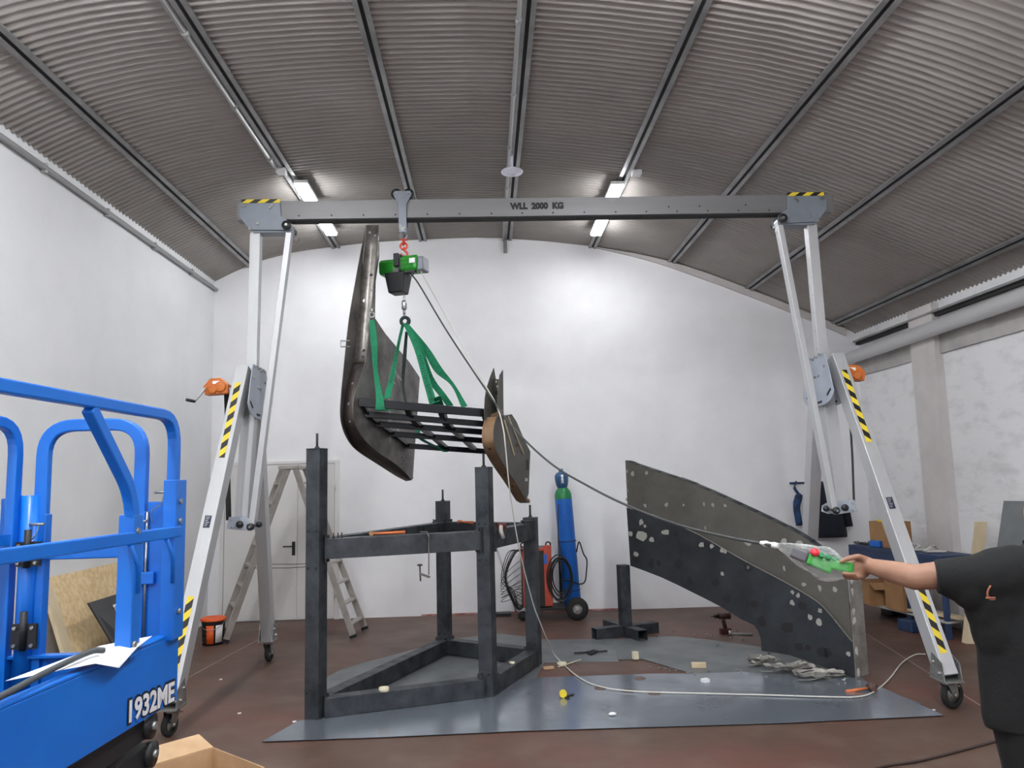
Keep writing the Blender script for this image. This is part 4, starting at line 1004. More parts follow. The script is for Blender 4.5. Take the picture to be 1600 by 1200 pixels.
for k, (px, py) in enumerate(LIT):
    a = random.random()*3.14; c = atZ(px, py, .013); d = V(math.cos(a), math.sin(a), 0); mb = MB()
    mb.cyl(c-d*.014, c+d*.014, .004, 8); mb.lathe([(0, 0), (.009, 0), (.009, .007), (0, .007)], c-d*.018, d, 6, smooth=False)
    tag(mb.build('bolt', ZINC), 'small loose shiny bolt scattered on the floor sheets', 'bolt', 'loose bolts on the floor')
def block(px, py, size, m, label, rz=0.0, name='wooden_block', z=.011):
    c = atZ(px, py, z); mb = MB(); mb.cbox(c+V(0, 0, size[2]/2), size, rz=rz); return tag(mb.build(name, m, bevel=.003), label, 'block')
block(993, 1030, (.05, .05, .07), TAPE, 'small pale block standing on the lifted edge of the far sheet', .3, z=.008)
block(1092, 1043, (.13, .05, .045), WOODL, 'pale wooden block lying on the grey sheet in front of the panel', -.2, z=.008)
block(1102, 1066, (.06, .05, .03), WHT, 'small white block on the grey sheet edge', .4, 'white_block', z=.008)
block(857, 1045, (.10, .05, .02), CARD, 'crumpled pink and white packet beside the stand', .2, 'paper_packet', z=.001)
c1 = atZ(872, 1043, .006); c2 = atZ(908, 1031, .006); mb = MB(); mb.bar(c1+V(0,0,.004), c2+V(0,0,.004), .012, .006); tag(mb.build('folding_rule', TAPE), 'pale thin wooden stick lying by the tape roll', 'stick')
tp = atZ(880, 1090, .011); mt = empty('tape_measure', tp, 'yellow tape measure with its blade out on the shiny sheet', 'tape measure')
mb = MB(); mb.cyl(tp+V(0, -.02, .03), tp+V(0, .02, .03), .03, 18); mb.build('case', YEL, mt, .004)
mb = MB(); mb.bar(tp+V(.02, 0, .008), tp+V(.09, .07, .008), .025, .006); mb.bar(tp+V(.0, .02, .006), tp+V(.04, -.05, .006), .02, .01); mb.build('blade', BLACK, mt)
c = atZ(957, 1118, .011); mb = MB(); mb.ell(c+V(0, 0, .012), (.03, .02, .012)); tag(mb.build('paper_scrap', PAPER), 'white crumpled scrap on the front sheet', 'scrap')
for (px, py), wh_ in (((345, 1062), 'between the bucket and the cardboard box, farther one'), ((374, 1115), 'between the stand and the cardboard box, nearer one'), ((460, 1128), 'beside the pointed left tip of the shiny sheet'), ((1459, 1110), 'near the right caster of the gantry')):
    c = atZ(px, py, .001); mb = MB(); mb.cbox(c+V(0, 0, .003), (.025, .015, .006), rz=.5); tag(mb.build('paper_scrap', PAPER), 'tiny white scrap '+wh_, 'scrap', 'tiny scraps on the floor')
ra = atZ(1356, 1076, .03); rb = atZ(1322, 1081, .012); ra.z = .035
t = empty('hammer', ra, 'hammer with orange handle and brown head lying right of the steel panel', 'hammer'); mb = MB(); mb.tube([ra, ra.lerp(rb, .5), rb], [.008, .012, .016], 10); mb.build('handle', ORTOOL, t)
s, u = frame(rb-ra); mb = MB(); mb.cyl(ra-s*.05+V(.03, 0, 0), ra+s*.05+V(.03, 0, 0), .024, 14); mb.cyl(ra+s*.03+V(.05, 0, 0), ra+s*.045+V(.09, 0, 0), .02, 14); mb.build('head', mat('brown head', (84, 60, 54), .6), t)
# clamp on the far sheet
q = atZ(925, 1021, .006); mb = MB(); mb.bar(q+V(-.18, 0, .01), q+V(.16, .05, .01), .02, .012); mb.bar(q+V(-.03, -.08, .01), q+V(.06, .05, .015), .02, .014); mb.cyl(q+V(-.05, -.02, .015), q+V(.03, .03, .02), .014, 10)
tag(mb.build('hand_clamp', BLACK), 'black hand clamp lying on the sheet behind the stand', 'clamp')
# cordless drill
q = atZ(1134, 990, 0); dt = empty('cordless_drill', q, 'dark red cordless drill standing on its battery under the panel', 'drill'); DR = mat('dark maroon plastic', (74, 36, 34), .5)
mb = MB(); mb.cbox(q+V(0, 0, .03), (.12, .08, .06)); mb.build('battery', DR, dt, .008)
mb = MB(); mb.tube([q+V(.0, 0, .05), q+V(-.02, 0, .15)], [.022, .024], 12); mb.cyl(q+V(-.07, 0, .19), q+V(.06, 0, .19), .034, 16); mb.build('body', DR, dt)
mb = MB(); mb.tube([q+V(-.07, 0, .19), q+V(-.12, 0, .19), q+V(-.125, 0, .19), q+V(-.16, 0, .19)], [.022, .018, .006, .005], 12); mb.build('chuck', BLACK, dt)
q = atZ(1158, 993, 0); mb = MB(); mb.bar(q+V(-.12, .05, .012), q+V(.12, -.03, .012), .03, .02); mb.cyl(q+V(-.12, .05, .02), q+V(-.09, .04, .02), .03, 12)
tag(mb.build('ratchet_wrench', ZINC), 'chrome ratchet wrench lying beside the drill', 'wrench')
q = atZ(783, 962, 0); mb = MB(); mb.cbox(q+V(0, 0, .02), (.26, .16, .04)); tag(mb.build('floor_mat', BLACK), 'small black mat against the back wall behind the stand', 'mat')
# broom stick behind stand
mb = MB(); q = V(.23, YB-.05, 0); mb.cyl(at(774, 850, YB-.04), V(.36, YB-.06, .02), .012); tag(mb.build('broom_stick', CONC), 'thin grey stick leaning on the back wall behind the stand', 'stick')

# ================================================================== GAS BOTTLE + WELDER
gx = 1.03; gyy = 10.2
gb_ = empty('gas_bottle', (gx, gyy, .14), 'tall blue gas bottle with green shoulder standing on the welder trolley', 'gas bottle'); 
base = V(gx+.04, gyy, .14); topv = V(gx-.04, gyy, 1.0); axg = V(-.055, 0, 1).normalized()
def gl(prof, name, m_): mb = MB(); mb.lathe(prof, base, axg, 32); return mb.build(name, m_, gb_)
gl([(0, 0), (.10, 0), (.112, .02), (.112, 1.36)], 'body', TANKB); gl([(.112, 1.36), (.110, 1.42), (.095, 1.46), (.065, 1.50), (.045, 1.51), (0, 1.51)], 'shoulder', TANKG)
c = base+axg*1.5; mb = MB()
mb.lathe([(.06, 0), (.075, .03), (.085, .08), (.09, .14), (.085, .17), (.06, .20), (.03, .21), (.03, .25), (0, .25)], c, axg, 28)
mb.lathe([(.0, .03), (.026, .03), (.026, .14), (0, .14)], c+V(0, -.065, .03), axg, 12, 1); mb.build('valve_cap', [CAPB, WHT], gb_)
mb = MB(); mb.torus(base+axg*.82, axg, .115, .006, 32, 6); mb.torus(base+axg*.20, axg, .115, .004, 32, 6); mb.build('chain_band', DARK, gb_)
wt = empty('welder_trolley', (gx-.35, gyy, 0), 'orange red welding machine on a black wheeled trolley left of the gas bottle', 'welding machine')
mb = MB(); mb.box((.46, gyy-.2, .12), (1.12, gyy+.18, .16)); mb.box((.92, gyy+.14, .16), (.96, gyy+.17, 1.05)); mb.build('frame', BLACK, wt, .004)
mb = MB(); mb.lathe([(.06, -.035), (.125, -.04), (.14, -.02), (.14, .02), (.125, .04), (.06, .035)], V(1.10, gyy-.24, .14), V(0, 1, 0), 30); mb.lathe([(0, -.03), (.03, -.03), (.035, -.01), (.07, -.015), (.07, .015), (0, .02)], V(1.10, gyy-.24, .14), V(0, 1, 0), 20, 1)
for k in range(5):
    a = k*1.257; mb.bar(V(1.10, gyy-.262, .14), V(1.10+.062*math.cos(a), gyy-.262, .14+.062*math.sin(a)), .012, .01, 1)
mb.build('wheel', [RUB, CONC], wt)
mb = MB(); mb.lathe([(0, -.02), (.055, -.02), (.06, 0), (.055, .02), (0, .02)], V(.42, gyy-.15, .06), V(0, 1, 0), 20); mb.bar(V(.42, gyy-.15, .06), V(.50, gyy-.12, .14), .03, .01); mb.build('caster', RUB, wt)
mb = MB(); mb.box((.42, gyy-.22, .17), (.80, gyy+.12, .90)); mb.build('cabinet', BLACK, wt, .01)
mb = MB(); mb.box((.43, gyy-.235, .18), (.50, gyy-.21, .91)); mb.box((.70, gyy-.235, .18), (.80, gyy-.21, .93)); mb.box((.43, gyy-.23, .86), (.80, gyy-.20, .90)); mb.build('front_trim', WRED, wt, .01)
for x in (.45, .77):
    mb = MB(); mb.torus(V(x, gyy-.1, .93), V(0, 1, 0), .03, .01, 16, 8); mb.build('lifting_eye', BLACK, wt)
mb = MB(); mb.box((.70, gyy-.238, .70), (.74, gyy-.2345, .82)); mb.build('sticker', NAVY if False else TANKB, wt)
mb = MB(); random.seed(2)
for k in range(5):
    cx, cz, rr = .90+random.uniform(-.02, .02), .52+random.uniform(-.03, .03), .18+random.uniform(-.03, .04)
    mb.tube([V(cx+rr*.75*math.cos(a), gyy-.26-.01*k, cz+rr*1.35*math.sin(a)) for a in [6.28*i/28 for i in range(28)]], .009, 6, closed=True)
mb.build('cable_coil', BLACK, wt)
mb = MB()
for k in range(4):
    mb.tube(spline([V(.44, gyy-.24, .88), V(.34-.03*k, gyy-.24, .85), V(.22-.02*k, gyy-.25, .6-.03*k), V(.24+.02*k, gyy-.24, .4), V(.36, gyy-.2, .16+.02*k), V(.44, gyy-.18, .2)], 6), .016 if k == 0 else .006, 6)
for k in range(6): mb.tube(spline([V(.40, gyy-.25, .75-.08*k), V(.24, gyy-.26, .62-.07*k), V(.15, gyy-.25, .46-.04*k), V(.28, gyy-.26, .44-.02*k), V(.42, gyy-.24, .5-.05*k)], 5), .004, 6)
mb.build('torch_hose', BLACK, wt)
mb = MB(); mb.tube(spline([V(1.13, gyy-.10, .82), V(1.17, gyy-.1, .95), V(1.22, gyy-.1, .80), V(1.26, gyy-.1, .72), V(1.25, gyy-.1, .58), V(1.22, gyy-.12, .45), V(1.14, gyy-.14, .43), V(1.02, gyy-.18, .48), V(.9, gyy-.22, .5)], 6), .009, 8)
mb.tube(spline([V(.93, gyy-.02, 1.52), V(.91, gyy-.14, 1.3), V(.90, gyy-.16, 1.0), V(.93, gyy-.2, .8), V(.92, gyy-.22, .5)], 6), .007, 6); tag(mb.build('gas_hose', BLACK, wt))

# ================================================================== STEP LADDER
ld = empty('step_ladder', (-2.2, 9.3, 0), 'aluminium double step ladder standing open in front of the white door', 'ladder')
def lad(topc, botc, halft, halfb, wd, name, nr, dep=.07):
    # topc/botc centres, wd = unit width direction
    out = []
    for sg in (-1, 1):
        a = topc+wd*sg*halft; b = botc+wd*sg*halfb; mb = MB(); mb.bar(a, b, .028, dep, up=(botc-topc).cross(wd)); mb.build('stile', ALU_L, ld, .003); out.append((a, b))
        fm = MB(); fm.bar(b+(b-a).normalized()*-.03, b+(b-a).normalized()*.005, .036, dep+.008, up=(botc-topc).cross(wd)); fm.build('foot', RUB, ld)
    for k in range(nr):
        f = (k+.75)/(nr+.35); a = out[0][0].lerp(out[0][1], f); b = out[1][0].lerp(out[1][1], f)
        mb = MB(); mb.bar(a, b, .075, .022); mb.build('rung', ALU_L, ld, .002)
Lt = V(-2.38, 9.35, 1.96); Rt = V(-2.20, 9.35, 1.96)
wd1 = V(.12, -1, 0).normalized()
lb1 = (atZ(340, 988, .0)+atZ(357, 1013, 0))/2; lb2 = (atZ(553, 998, 0)+atZ(570, 986, 0))/2
va = (atZ(357, 1013, 0)-atZ(338, 985, 0)); vb = (atZ(552, 999, 0)-atZ(571, 985, 0))
lb1.z = lb2.z = .02
lad(Lt, lb1, .17, .25, va.normalized(), 'l', 8); lad(Rt, lb2, .17, .25, vb.normalized(), 'r', 8)
mb = MB(); mb.cbox((Lt+Rt)/2+V(0, 0, .01), (.24, .40, .04)); mb.build('top_cap', ALU_L, ld, .004)
for sg in (-.2, .2):
    mb = MB(); a = Lt.lerp(lb1, .58)+V(0, sg, 0); b = Rt.lerp(lb2, .58)+V(0, sg, 0); mb.tube([a, a.lerp(b, .5)+V(0, 0, -.015), b], .004, 6); mb.build('spreader_strap', GCAB, ld)
mb = MB(); q = Lt.lerp(lb1, .27)-V(0, .24, 0); mb.cbox(q, (.05, .005, .13)); mb.build('sticker', WHT, ld)

# ================================================================== BUCKET
bp = V(*(atZ(328, 1009, 0))); bp.y += .1
bk = empty('paint_bucket', bp, 'black paint bucket with orange lid and printed label beside the ladder foot', 'bucket')
mb = MB(); mb.lathe([(0, 0), (.115, 0), (.13, .26), (.135, .27), (.135, .28)], bp, n=32); body = mb.build('body', BLACK, bk)
mb = MB(); mb.lathe([(.14, .265), (.142, .285), (.13, .295), (.12, .288), (0, .286)], bp, n=32); mb.build('lid', ORP, bk)
def wrap(a0, a1, z0, z1, r, m_, nm):
    mb = MB(); n = 8; vs = []; fs = []
    for i in range(n+1):
        a = a0+(a1-a0)*i/n
        for z, rr in ((z0, r), (z1, r+.0115*(z1-z0)/.2)): vs.append(bp+V(math.cos(a)*rr, math.sin(a)*rr, z))
    for i in range(n): fs.append((2*i, 2*i+2, 2*i+3, 2*i+1))
    mb.add(vs, fs, 0, True); o = mb.build(nm, m_, body); s_ = o.modifiers.new('s', 'SOLIDIFY'); s_.thickness = .0015
wrap(-1.05, -.35, .03, .22, .119, WHT, 'white_label'); wrap(-1.9, -1.2, .02, .22, .119, ORP, 'orange_label')
textmesh('brand_lettering', 'ARDEX', bp+V(-.03, -.1265, .03), V(0, -.004, .18), V(-.05, 0, 0), BLACK, body, bold=.02)
mb = MB(); mb.tube(spline([bp+V(.135, 0, .27), bp+V(.12, -.08, .22), bp+V(.05, -.145, .18), bp+V(-.06, -.14, .19), bp+V(-.135, -.02, .27)], 5), .003, 6); mb.build('bail_handle', ZINC, bk)

# ================================================================== BOARDS AT LEFT WALL
def leaning(name, y0, y1, h, x0, thick, m_, label, yt=0.0, cat='board'):
    # foot at x0, top resting near the wall; y0..y1 along wall
    xt = XL+.03+thick; mb = MB(); pts = [V(x0, y0, 0.0), V(x0, y1, 0.0), V(xt, y1+yt, h), V(xt, y0+yt, h)]
    nn = (pts[1]-pts[0]).cross(pts[3]-pts[0]).normalized()*thick
    if nn.x > 0: nn = -nn
    mb.prism(pts, nn); return tag(mb.build(name, m_), label, cat)
leaning('strand_board', 6.75, 8.6, 1.05, -3.30, .018, OSB, 'speckled wood strand board leaning on the left wall behind the blue lift')
leaning('timber_board', 6.62, 6.75, 1.04, -3.28, .03, WOODL, 'pale timber edge board at the front of the leaning boards')
leaning('timber_board', 8.3, 9.0, .95, -3.26, .02, WOODL, 'pale board leaning farthest back, seen right of the blue lift')
mb = MB(); a = [atX(138, 942, -3.22), atX(205, 920, -3.26), atX(212, 1040, -3.10), atX(185, 1015, -3.10)]
pts = [atX(138, 942, -3.25), atX(215, 918, -3.36), atX(264, 1062, -3.02), atX(222, 1083, -3.08)]
mb.prism(pts, V(-.012, 0, -.004)); tag(mb.build('laminate_sheet', mat('black laminate', (62, 64, 66), .4)), 'black laminate panel leaning in front of the strand board', 'board')
mb = MB()
for k in range(2):
    mb.bar(atX(177+3*k, 947+8*k, -3.26), atX(214, 933+8*k, -3.33), .02, .004, up=V(1, 0, .3))
mb.bar(atX(178, 946, -3.262), atX(188, 968, -3.235), .012, .003, up=V(1, 0, .3))
tag(mb.build('metal_strip', WHT), 'pair of white strips lying across the black panel', 'strip')

# ================================================================== RIGHT SIDE BENCH AREA
BR = math.atan2(8.2-9.5, 4.81-4.48)
be = empty('work_bench', (4.85, 8.8, 0), 'dark blue steel workbench against the right wall cluttered with tools', 'workbench')
A_ = V(4.50, 9.75, 0); B_ = V(4.74, 8.15, 0); dB = (B_-A_).normalized(); nB = V(-dB.y, dB.x, 0)
if nB.x < 0: nB = -nB
dep = .42
mb = MB(); mb.prism([A_+V(0, 0, .80), B_+V(0, 0, .80), B_+nB*dep+V(0, 0, .80), A_+nB*dep+V(0, 0, .80)], V(0, 0, .05)); mb.build('top', BENCHB, be, .004)
mb = MB(); mb.prism([A_+V(0, 0, .70), B_+V(0, 0, .70), B_+nB*.02+V(0, 0, .70), A_+nB*.02+V(0, 0, .70)], V(0, 0, .10)); mb.build('apron', BENCHB, be)
for q in (A_+dB*.03, A_.lerp(B_, .62), B_-dB*.03, A_+dB*.03+nB*dep*.9, B_-dB*.03+nB*dep*.9):
    mb = MB(); mb.cbox(q+nB*.03+V(0, 0, .35), (.05, .05, .70)); mb.build('leg', BENCHB, be, .003)
mb = MB(); mb.prism([A_+V(0, 0, .16), B_+V(0, 0, .16), B_+nB*dep+V(0, 0, .16), A_+nB*dep+V(0, 0, .16)], V(0, 0, .02)); mb.build('shelf', CONC, be)
def bq(f, dd, z): return A_.lerp(B_, f)+nB*dd+V(0, 0, z)
def cbx(c, size, rz, label, m_=CARDB, name='cardboard_box', flaps=False):
    t = empty(name, c, label, 'box'); R = Matrix.Rotation(rz, 3, 'Z'); mb = MB(); sx, sy, sz = size; th = .006
    mb.cbox(c+V(0, 0, th/2), (sx, sy, th), rz=rz)
    for dx, dy, wx, wy in ((-sx/2, 0, th, sy), (sx/2, 0, th, sy), (0, -sy/2, sx, th), (0, sy/2, sx, th)): mb.cbox(c+R @ V(dx, dy, sz/2), (wx, wy, sz), rz=rz)
    mb.build('carton', m_, t)
    if flaps:
        for sg in (-1, 1):
            mb = MB(); p = c+R @ V(0, sg*sy/2, sz); a = R @ V(sx/2, 0, 0); mb.prism([p-a, p+a, p+a*.98+R @ V(0, sg*.14, -.06), p-a*.98+R @ V(0, sg*.14, -.06)], V(0, 0, .005)); mb.build('flap', m_, t)
    return t
cbx(bq(.30, .25, .851), (.30, .34, .30), .2, 'open brown cardboard box on the bench holding a yellow level')
mb = MB(); q = bq(.36, .16, 1.155); mb.cbox(q, (.03, .36, .03), rz=.15); mb.cbox(q+V(0, -.25, 0), (.03, .16, .03), 1, rz=.15); tag(mb.build('spirit_level', [YEL, BLACK]), 'yellow and black spirit level lying across the bench box', 'level')
mb = MB(); mb.cbox(bq(.28, .1, .89), (.12, .16, .075), rz=.3); tag(mb.build('blue_case', TANKB, bevel=.008), 'small blue case in front of the bench box', 'case')
random.seed(8)
for k in range(7):
    q = bq(.05+.032*k, .12+.1*random.random(), .868); a = random.random()*3; d = V(math.cos(a), math.sin(a), 0)
    mb = MB(); mb.tube([q-d*.08, q+d*.02, q+d*.08], [.008, .014, .010], 8); mb.cyl(q+d*.08, q+d*.09+V(0, 0, .02), .016, 8); tag(mb.build('hand_tool', [BAREST, DARK][k % 2] if k % 2 == 0 else RAWD), 'dark hand tool on the bench, '+('at the very far end', 'second from the far end', 'third from the far end', 'fourth from the far end', 'third from the cardboard box', 'second from the cardboard box', 'nearest the cardboard box')[k], 'tool', 'hand tools on the bench')
for k in range(5):
    q = bq(.60+.06*k, .12+.12*random.random(), .875); a = random.random()*3; d = V(math.cos(a), math.sin(a), 0)
    mb = MB(); mb.bar(q-d*.1, q+d*.1, .03, .02); mb.bar(q+d*.1, q+d*.05+V(0, 0, .05), .03, .02); tag(mb.build('pale_clamp', [PUTTY, CONC][k % 2]), 'pale metal clamp on the bench, '+('nearest the cardboard box', 'second from the cardboard box', 'middle one of the five', 'second from the near end', 'at the near end')[k], 'clamp', 'pale clamps on the bench')
q = bq(.22, .10, .0); cbx(V(q.x, q.y, .181), (.30, .36, .26), -.1, 'open brown cardboard box on the lower bench shelf, far one', flaps=True)
q = bq(.52, .14, .0); cbx(V(q.x, q.y, .181), (.32, .34, .30), .1, 'open brown cardboard box on the lower bench shelf, near one', flaps=False)
for px, py, sz, lab in ((1432, 985, (.30, .22, .12), 'dark blue tool box on the floor in front of the bench'), (1418, 962, (.2, .18, .16), 'small black case under the bench'), (1395, 960, (.18, .2, .08), 'flat dark case under the far part of the bench')):
    c = atZ(px, py, 0); t = empty('tool_box', c, lab, 'tool box'); mb = MB(); mb.cbox(c+V(0, 0, sz[2]/2), sz, rz=.2); mb.build('body', BENCHB if 'blue' in lab else BLACK, t, .01)
    mb = MB(); mb.tube([c+V(-.05, 0, sz[2]), c+V(-.05, 0, sz[2]+.025), c+V(.05, 0, sz[2]+.025), c+V(.05, 0, sz[2])], .006, 8); mb.build('handle', BLACK, t)
a = bq(.62, .05, .18); b = bq(1.05, .1, .22); mb = MB(); mb.bar(a+V(0,0,.03), b+V(0,0,.01), .10, .03); tag(mb.build('timber_offcut', WOODL), 'pale timber offcut on the lower shelf at the near end', 'timber')
mb = MB(); q = bq(.85, .2, .24); mb.torus(q+V(0, 0, .1), V(.9, -.4, 0), .10, .016, 24, 8); tag(mb.build('black_hose', BLACK), 'coiled black hose on the lower shelf at the near end', 'hose')
# planks leaning on the pilaster
mb = MB(); mb.prism([V(4.80, 7.95, 0), V(4.87, 7.93, 0), V(5.17, 8.0, 1.2), V(5.10, 8.02, 1.2)], V(0, .08, 0)); tag(mb.build('timber_plank', WOODL), 'pale timber plank leaning on the right wall beside the bench', 'timber')
mb = MB(); mb.cbox(V(4.95, 7.88, .22), (.05, .30, .42), rz=.3); tag(mb.build('plastic_canister', WHT, bevel=.03), 'white plastic canister on the floor right of the plank', 'canister')
mb = MB(); mb.prism([V(4.75, 7.62, 0), V(4.72, 6.3, 0), V(5.20, 6.35, 1.44), V(5.22, 7.78, 1.42)], V(.01, 0, .0)); tag(mb.build('metal_sheet', mat('grey plate', (126, 130, 132), .35, .5, c2=(104, 108, 110), scale=2)), 'large grey metal plate leaning on the right wall behind the man', 'metal sheet')
mb = MB(); mb.box((5.235, 9.62, 1.02), (5.252, 9.74, 1.14)); tag(mb.build('wall_socket', WHT), 'white socket box on the right wall above the bench', 'socket')
# clothes on the back wall
mb = MB(); mb.box((4.16, YB-.02, 1.60), (4.66, YB-.001, 1.63))
for x in (4.22, 4.62): mb.cyl(V(x, YB-.02, 1.62), V(x, YB-.09, 1.64), .008)
tag(mb.build('coat_rail', BENCHB), 'small blue hook rail on the back wall behind the right leg', 'hook rail')
jk = MB(); q = V(4.64, YB-.11, 0); rings = []
for z, hw, hd in ((1.62, .05, .04), (1.56, .12, .06), (1.48, .17, .08), (1.2, .19, .09), (.95, .22, .10), (.88, .22, .09)):
    rings.append([q+V(hw*math.cos(a)*(1+.08*math.sin(5*a)), hd*math.sin(a), z) for a in [6.283*k/20 for k in range(20)]])
vs = [v for r in rings for v in r]; fs = [(i*20+k, i*20+(k+1) % 20, (i+1)*20+(k+1) % 20, (i+1)*20+k) for i in range(5) for k in range(20)]+[tuple(range(20)), tuple(range(100, 120))]
jt = empty('hanging_jacket', (4.64, YB-.11, .88), 'dark navy jacket hanging on the back wall behind the right gantry leg', 'jacket')
jk.add(vs, fs, 0, True); jk.build('body', JACK, jt)
for sg in (-1, 1):
    mb = MB(); mb.tube([q+V(sg*.12, 0, 1.55), q+V(sg*.20, -.02, 1.35), q+V(sg*.24, -.03, 1.02)], [.05, .055, .05], 12); mb.build('sleeve', JACK, jt)
mb = MB(); q = V(4.22, YB-.09, 0); mb.tube(spline([q+V(0, 0, 1.64), q+V(-.03, 0, 1.55), q+V(.02, 0, 1.45), q+V(-.02, 0, 1.3), q+V(0, 0, 1.05)], 4), [.01]*4+[.02]*4+[.05]*4+[.045]*5, 10)
tag(mb.build('hanging_bag', [mat('blue cloth', (40, 80, 130), .8, c2=(24, 28, 34), scale=9)]), 'blue and black cloth bag hanging left of the jacket', 'bag')

# ================================================================== SCISSOR LIFT
lf = empty('scissor_lift', (-1.72, 2.35, 0), 'bright blue scissor lift with guard rails and bold number on its side', 'scissor lift')
def nx_(Y): return -1.31+.06*(Y-3.35)          # near side plane
def fx_(Y): return nx_(Y)-.80
YN = 1.55; YE = 3.42
def nearp(px, py):            # point of the near side plane seen at a pixel
    r = ray(px, py); s = (-1.31-.06*3.35)/(r.x-.06*r.y); return CAM+r*s
# fascia
mb = MB(); mb.prism([V(nx_(YN), YN, .88), V(nx_(YE), YE, .88), V(nx_(YE), YE, 1.15), V(nx_(YN), YN, 1.15)], V(-.012, 0, 0)); mb.prism([V(nx_(YN), YN, 1.15), V(nx_(YE), YE, 1.15), V(nx_(YE)-.045, YE, 1.15), V(nx_(YN)-.045, YN, 1.15)], V(0, 0, .012))
fa = mb.build('toe_board', LBLUE, lf, .004)
a = nearp(200, 1131); a2 = nearp(197, 1096); b = nearp(271, 1096); b2 = nearp(269, 1065)
for nm, m_, bo, dx in (('lettering_outline', OUTL, .075, .0008), ('lettering', LTXT, .03, .0022)):
    e = .010 if nm == 'lettering_outline' else 0
    a_ = V(nx_(a.y)+dx, a.y-e, a.z-e); textmesh(nm, '1932ME', a_, V(nx_(b.y)-nx_(a.y), b.y-a.y+2*e, (b.z-a.z)), V(0, 0, (a2.z-a.z)*.98+2*e), m_, fa, bold=bo)
mb = MB(); mb.box((fx_(2.5), YN, .86), (nx_(2.5)-.02, YE, .90)); mb.build('platform_deck', DARK, lf)
mb = MB(); mb.prism([V(fx_(YN), YN, .90), V(fx_(YE), YE, .90), V(fx_(YE), YE, 1.10), V(fx_(YN), YN, 1.10)], V(.012, 0, 0)); mb.build('toe_board', LBLUE, lf)
mb = MB(); mb.box((fx_(YE), YE-.012, .88), (nx_(YE)-.01, YE, 1.075)); mb.box((fx_(YE), YE-.05, 1.075), (nx_(YE)-.01, YE, 1.085)); mb.build('end_toe_board', LBLUE, lf)
TWd = .042
def bend(pts, r=.11, n=6):
    P = [Vector(p) for p in pts]; out = [P[0]]
    for i in range(1, len(P)-1):
        d1 = (P[i-1]-P[i]).normalized(); d2 = (P[i+1]-P[i]).normalized(); rr = min(r, (P[i-1]-P[i]).length*.48, (P[i+1]-P[i]).length*.48)
        a, b = P[i]+d1*rr, P[i]+d2*rr
        for k in range(n+1):
            t = k/n; out.append(a*(1-t)**2+P[i]*2*t*(1-t)+b*t*t)
    return out+[P[-1]]
sideN = V(1, -.06, 0)
zt = 2.055
mb = MB(); mb.sweep(bend([V(nx_(YN), YN, zt-.09), V(nx_(YN), YN, zt), V(nx_(3.33), 3.33, zt), V(nx_(3.33), 3.33, 1.60)], .13), TWd, TWd, fixed=sideN); mb.build('top_rail', LBLUE, lf, .006)
i0_ = nearp(140, 636); i1_ = nearp(205, 770); i2_ = nearp(208, 850)
mb = MB(); mb.sweep(bend([V(nx_(i0_.y)-.002, i0_.y, zt-.02), V(nx_(i1_.y), i1_.y, i1_.z), V(nx_(i2_.y), i2_.y, i2_.z)], .12), TWd*.95, TWd*1.1, fixed=sideN); mb.build('brace_rail', LBLUE, lf, .006)
# posts on near side
def pst(X_, Y_, z0, z1, wx, wy, name='post'):
    mb = MB(); mb.box((X_-wx/2, Y_-wy/2, z0), (X_+wx/2, Y_+wy/2, z1)); return mb.build(name, LBLUE, lf, .004)
yC = i2_.y
pst(nx_(3.36)-.005, 3.36, 1.14, 1.79, .055, .11); pst(nx_(yC)-.01, yC, 1.14, 1.66, .06, .075); 
pst(nx_(3.40)-.09, 3.40, .9, 1.70, .085, .02, 'post_plate')
pst(nx_(YN)-.01, YN+.03, .9, 1.99, .05, .06)
ma = nearp(262, 839); mb_ = nearp(0, 878)
mb = MB(); mb.bar(V(nx_(3.36)+.012, 3.36, 1.575), V(nx_(YN)+.012, YN, 1.575), .03, .045); mb.build('mid_rail', LBLUE, lf, .005)
for yb_, s_ in ((yC, -1), (3.30, -1)):
    mb = MB(); mb.tube([V(nx_(yb_)+.02, yb_+.07*s_, 1.55), V(nx_(yb_)+.022, yb_-.0, 1.47), V(nx_(yb_)+.022, yb_, 1.37)], .009, 8); mb.build('gusset', LBLUE, lf)
for y, z in ((3.34, 1.70), (3.34, 1.62), (3.35, 1.25), (yC-.02, 1.60), (yC-.02, 1.19)):
    mb = MB(); x = nx_(y)+.022 if y > 3.2 else nx_(y)+.02; mb.cyl(V(x, y, z), V(x+.012, y, z), .011, 10); mb.build('bolt', ZINC, lf)
# gate hoop at far end
YH = YE-.01; hl = at(72, 660, YH).x; hr = at(224, 660, YH).x
mb = MB(); mb.sweep(bend([V(hl, YH, 1.5), V(hl, YH, 2.035), V(hr, YH, 2.035), V(hr, YH, 1.45)], .13, 8), TWd*.95, .052, fixed=V(0, 1, 0)); gate = mb.build('gate_rail', LBLUE, lf, .006)
pst(hl-.0, YH+.005, .9, 1.66, .06, .05, 'gate_post'); pst(hr+.002, YH+.005, 1.08, 1.66, .055, .05, 'gate_post')
mb = MB(); mb.box((hl, YH-.02, 1.47), (hr, YH+.01, 1.535)); mb.build('gate_mid_rail', LBLUE, lf, .005)
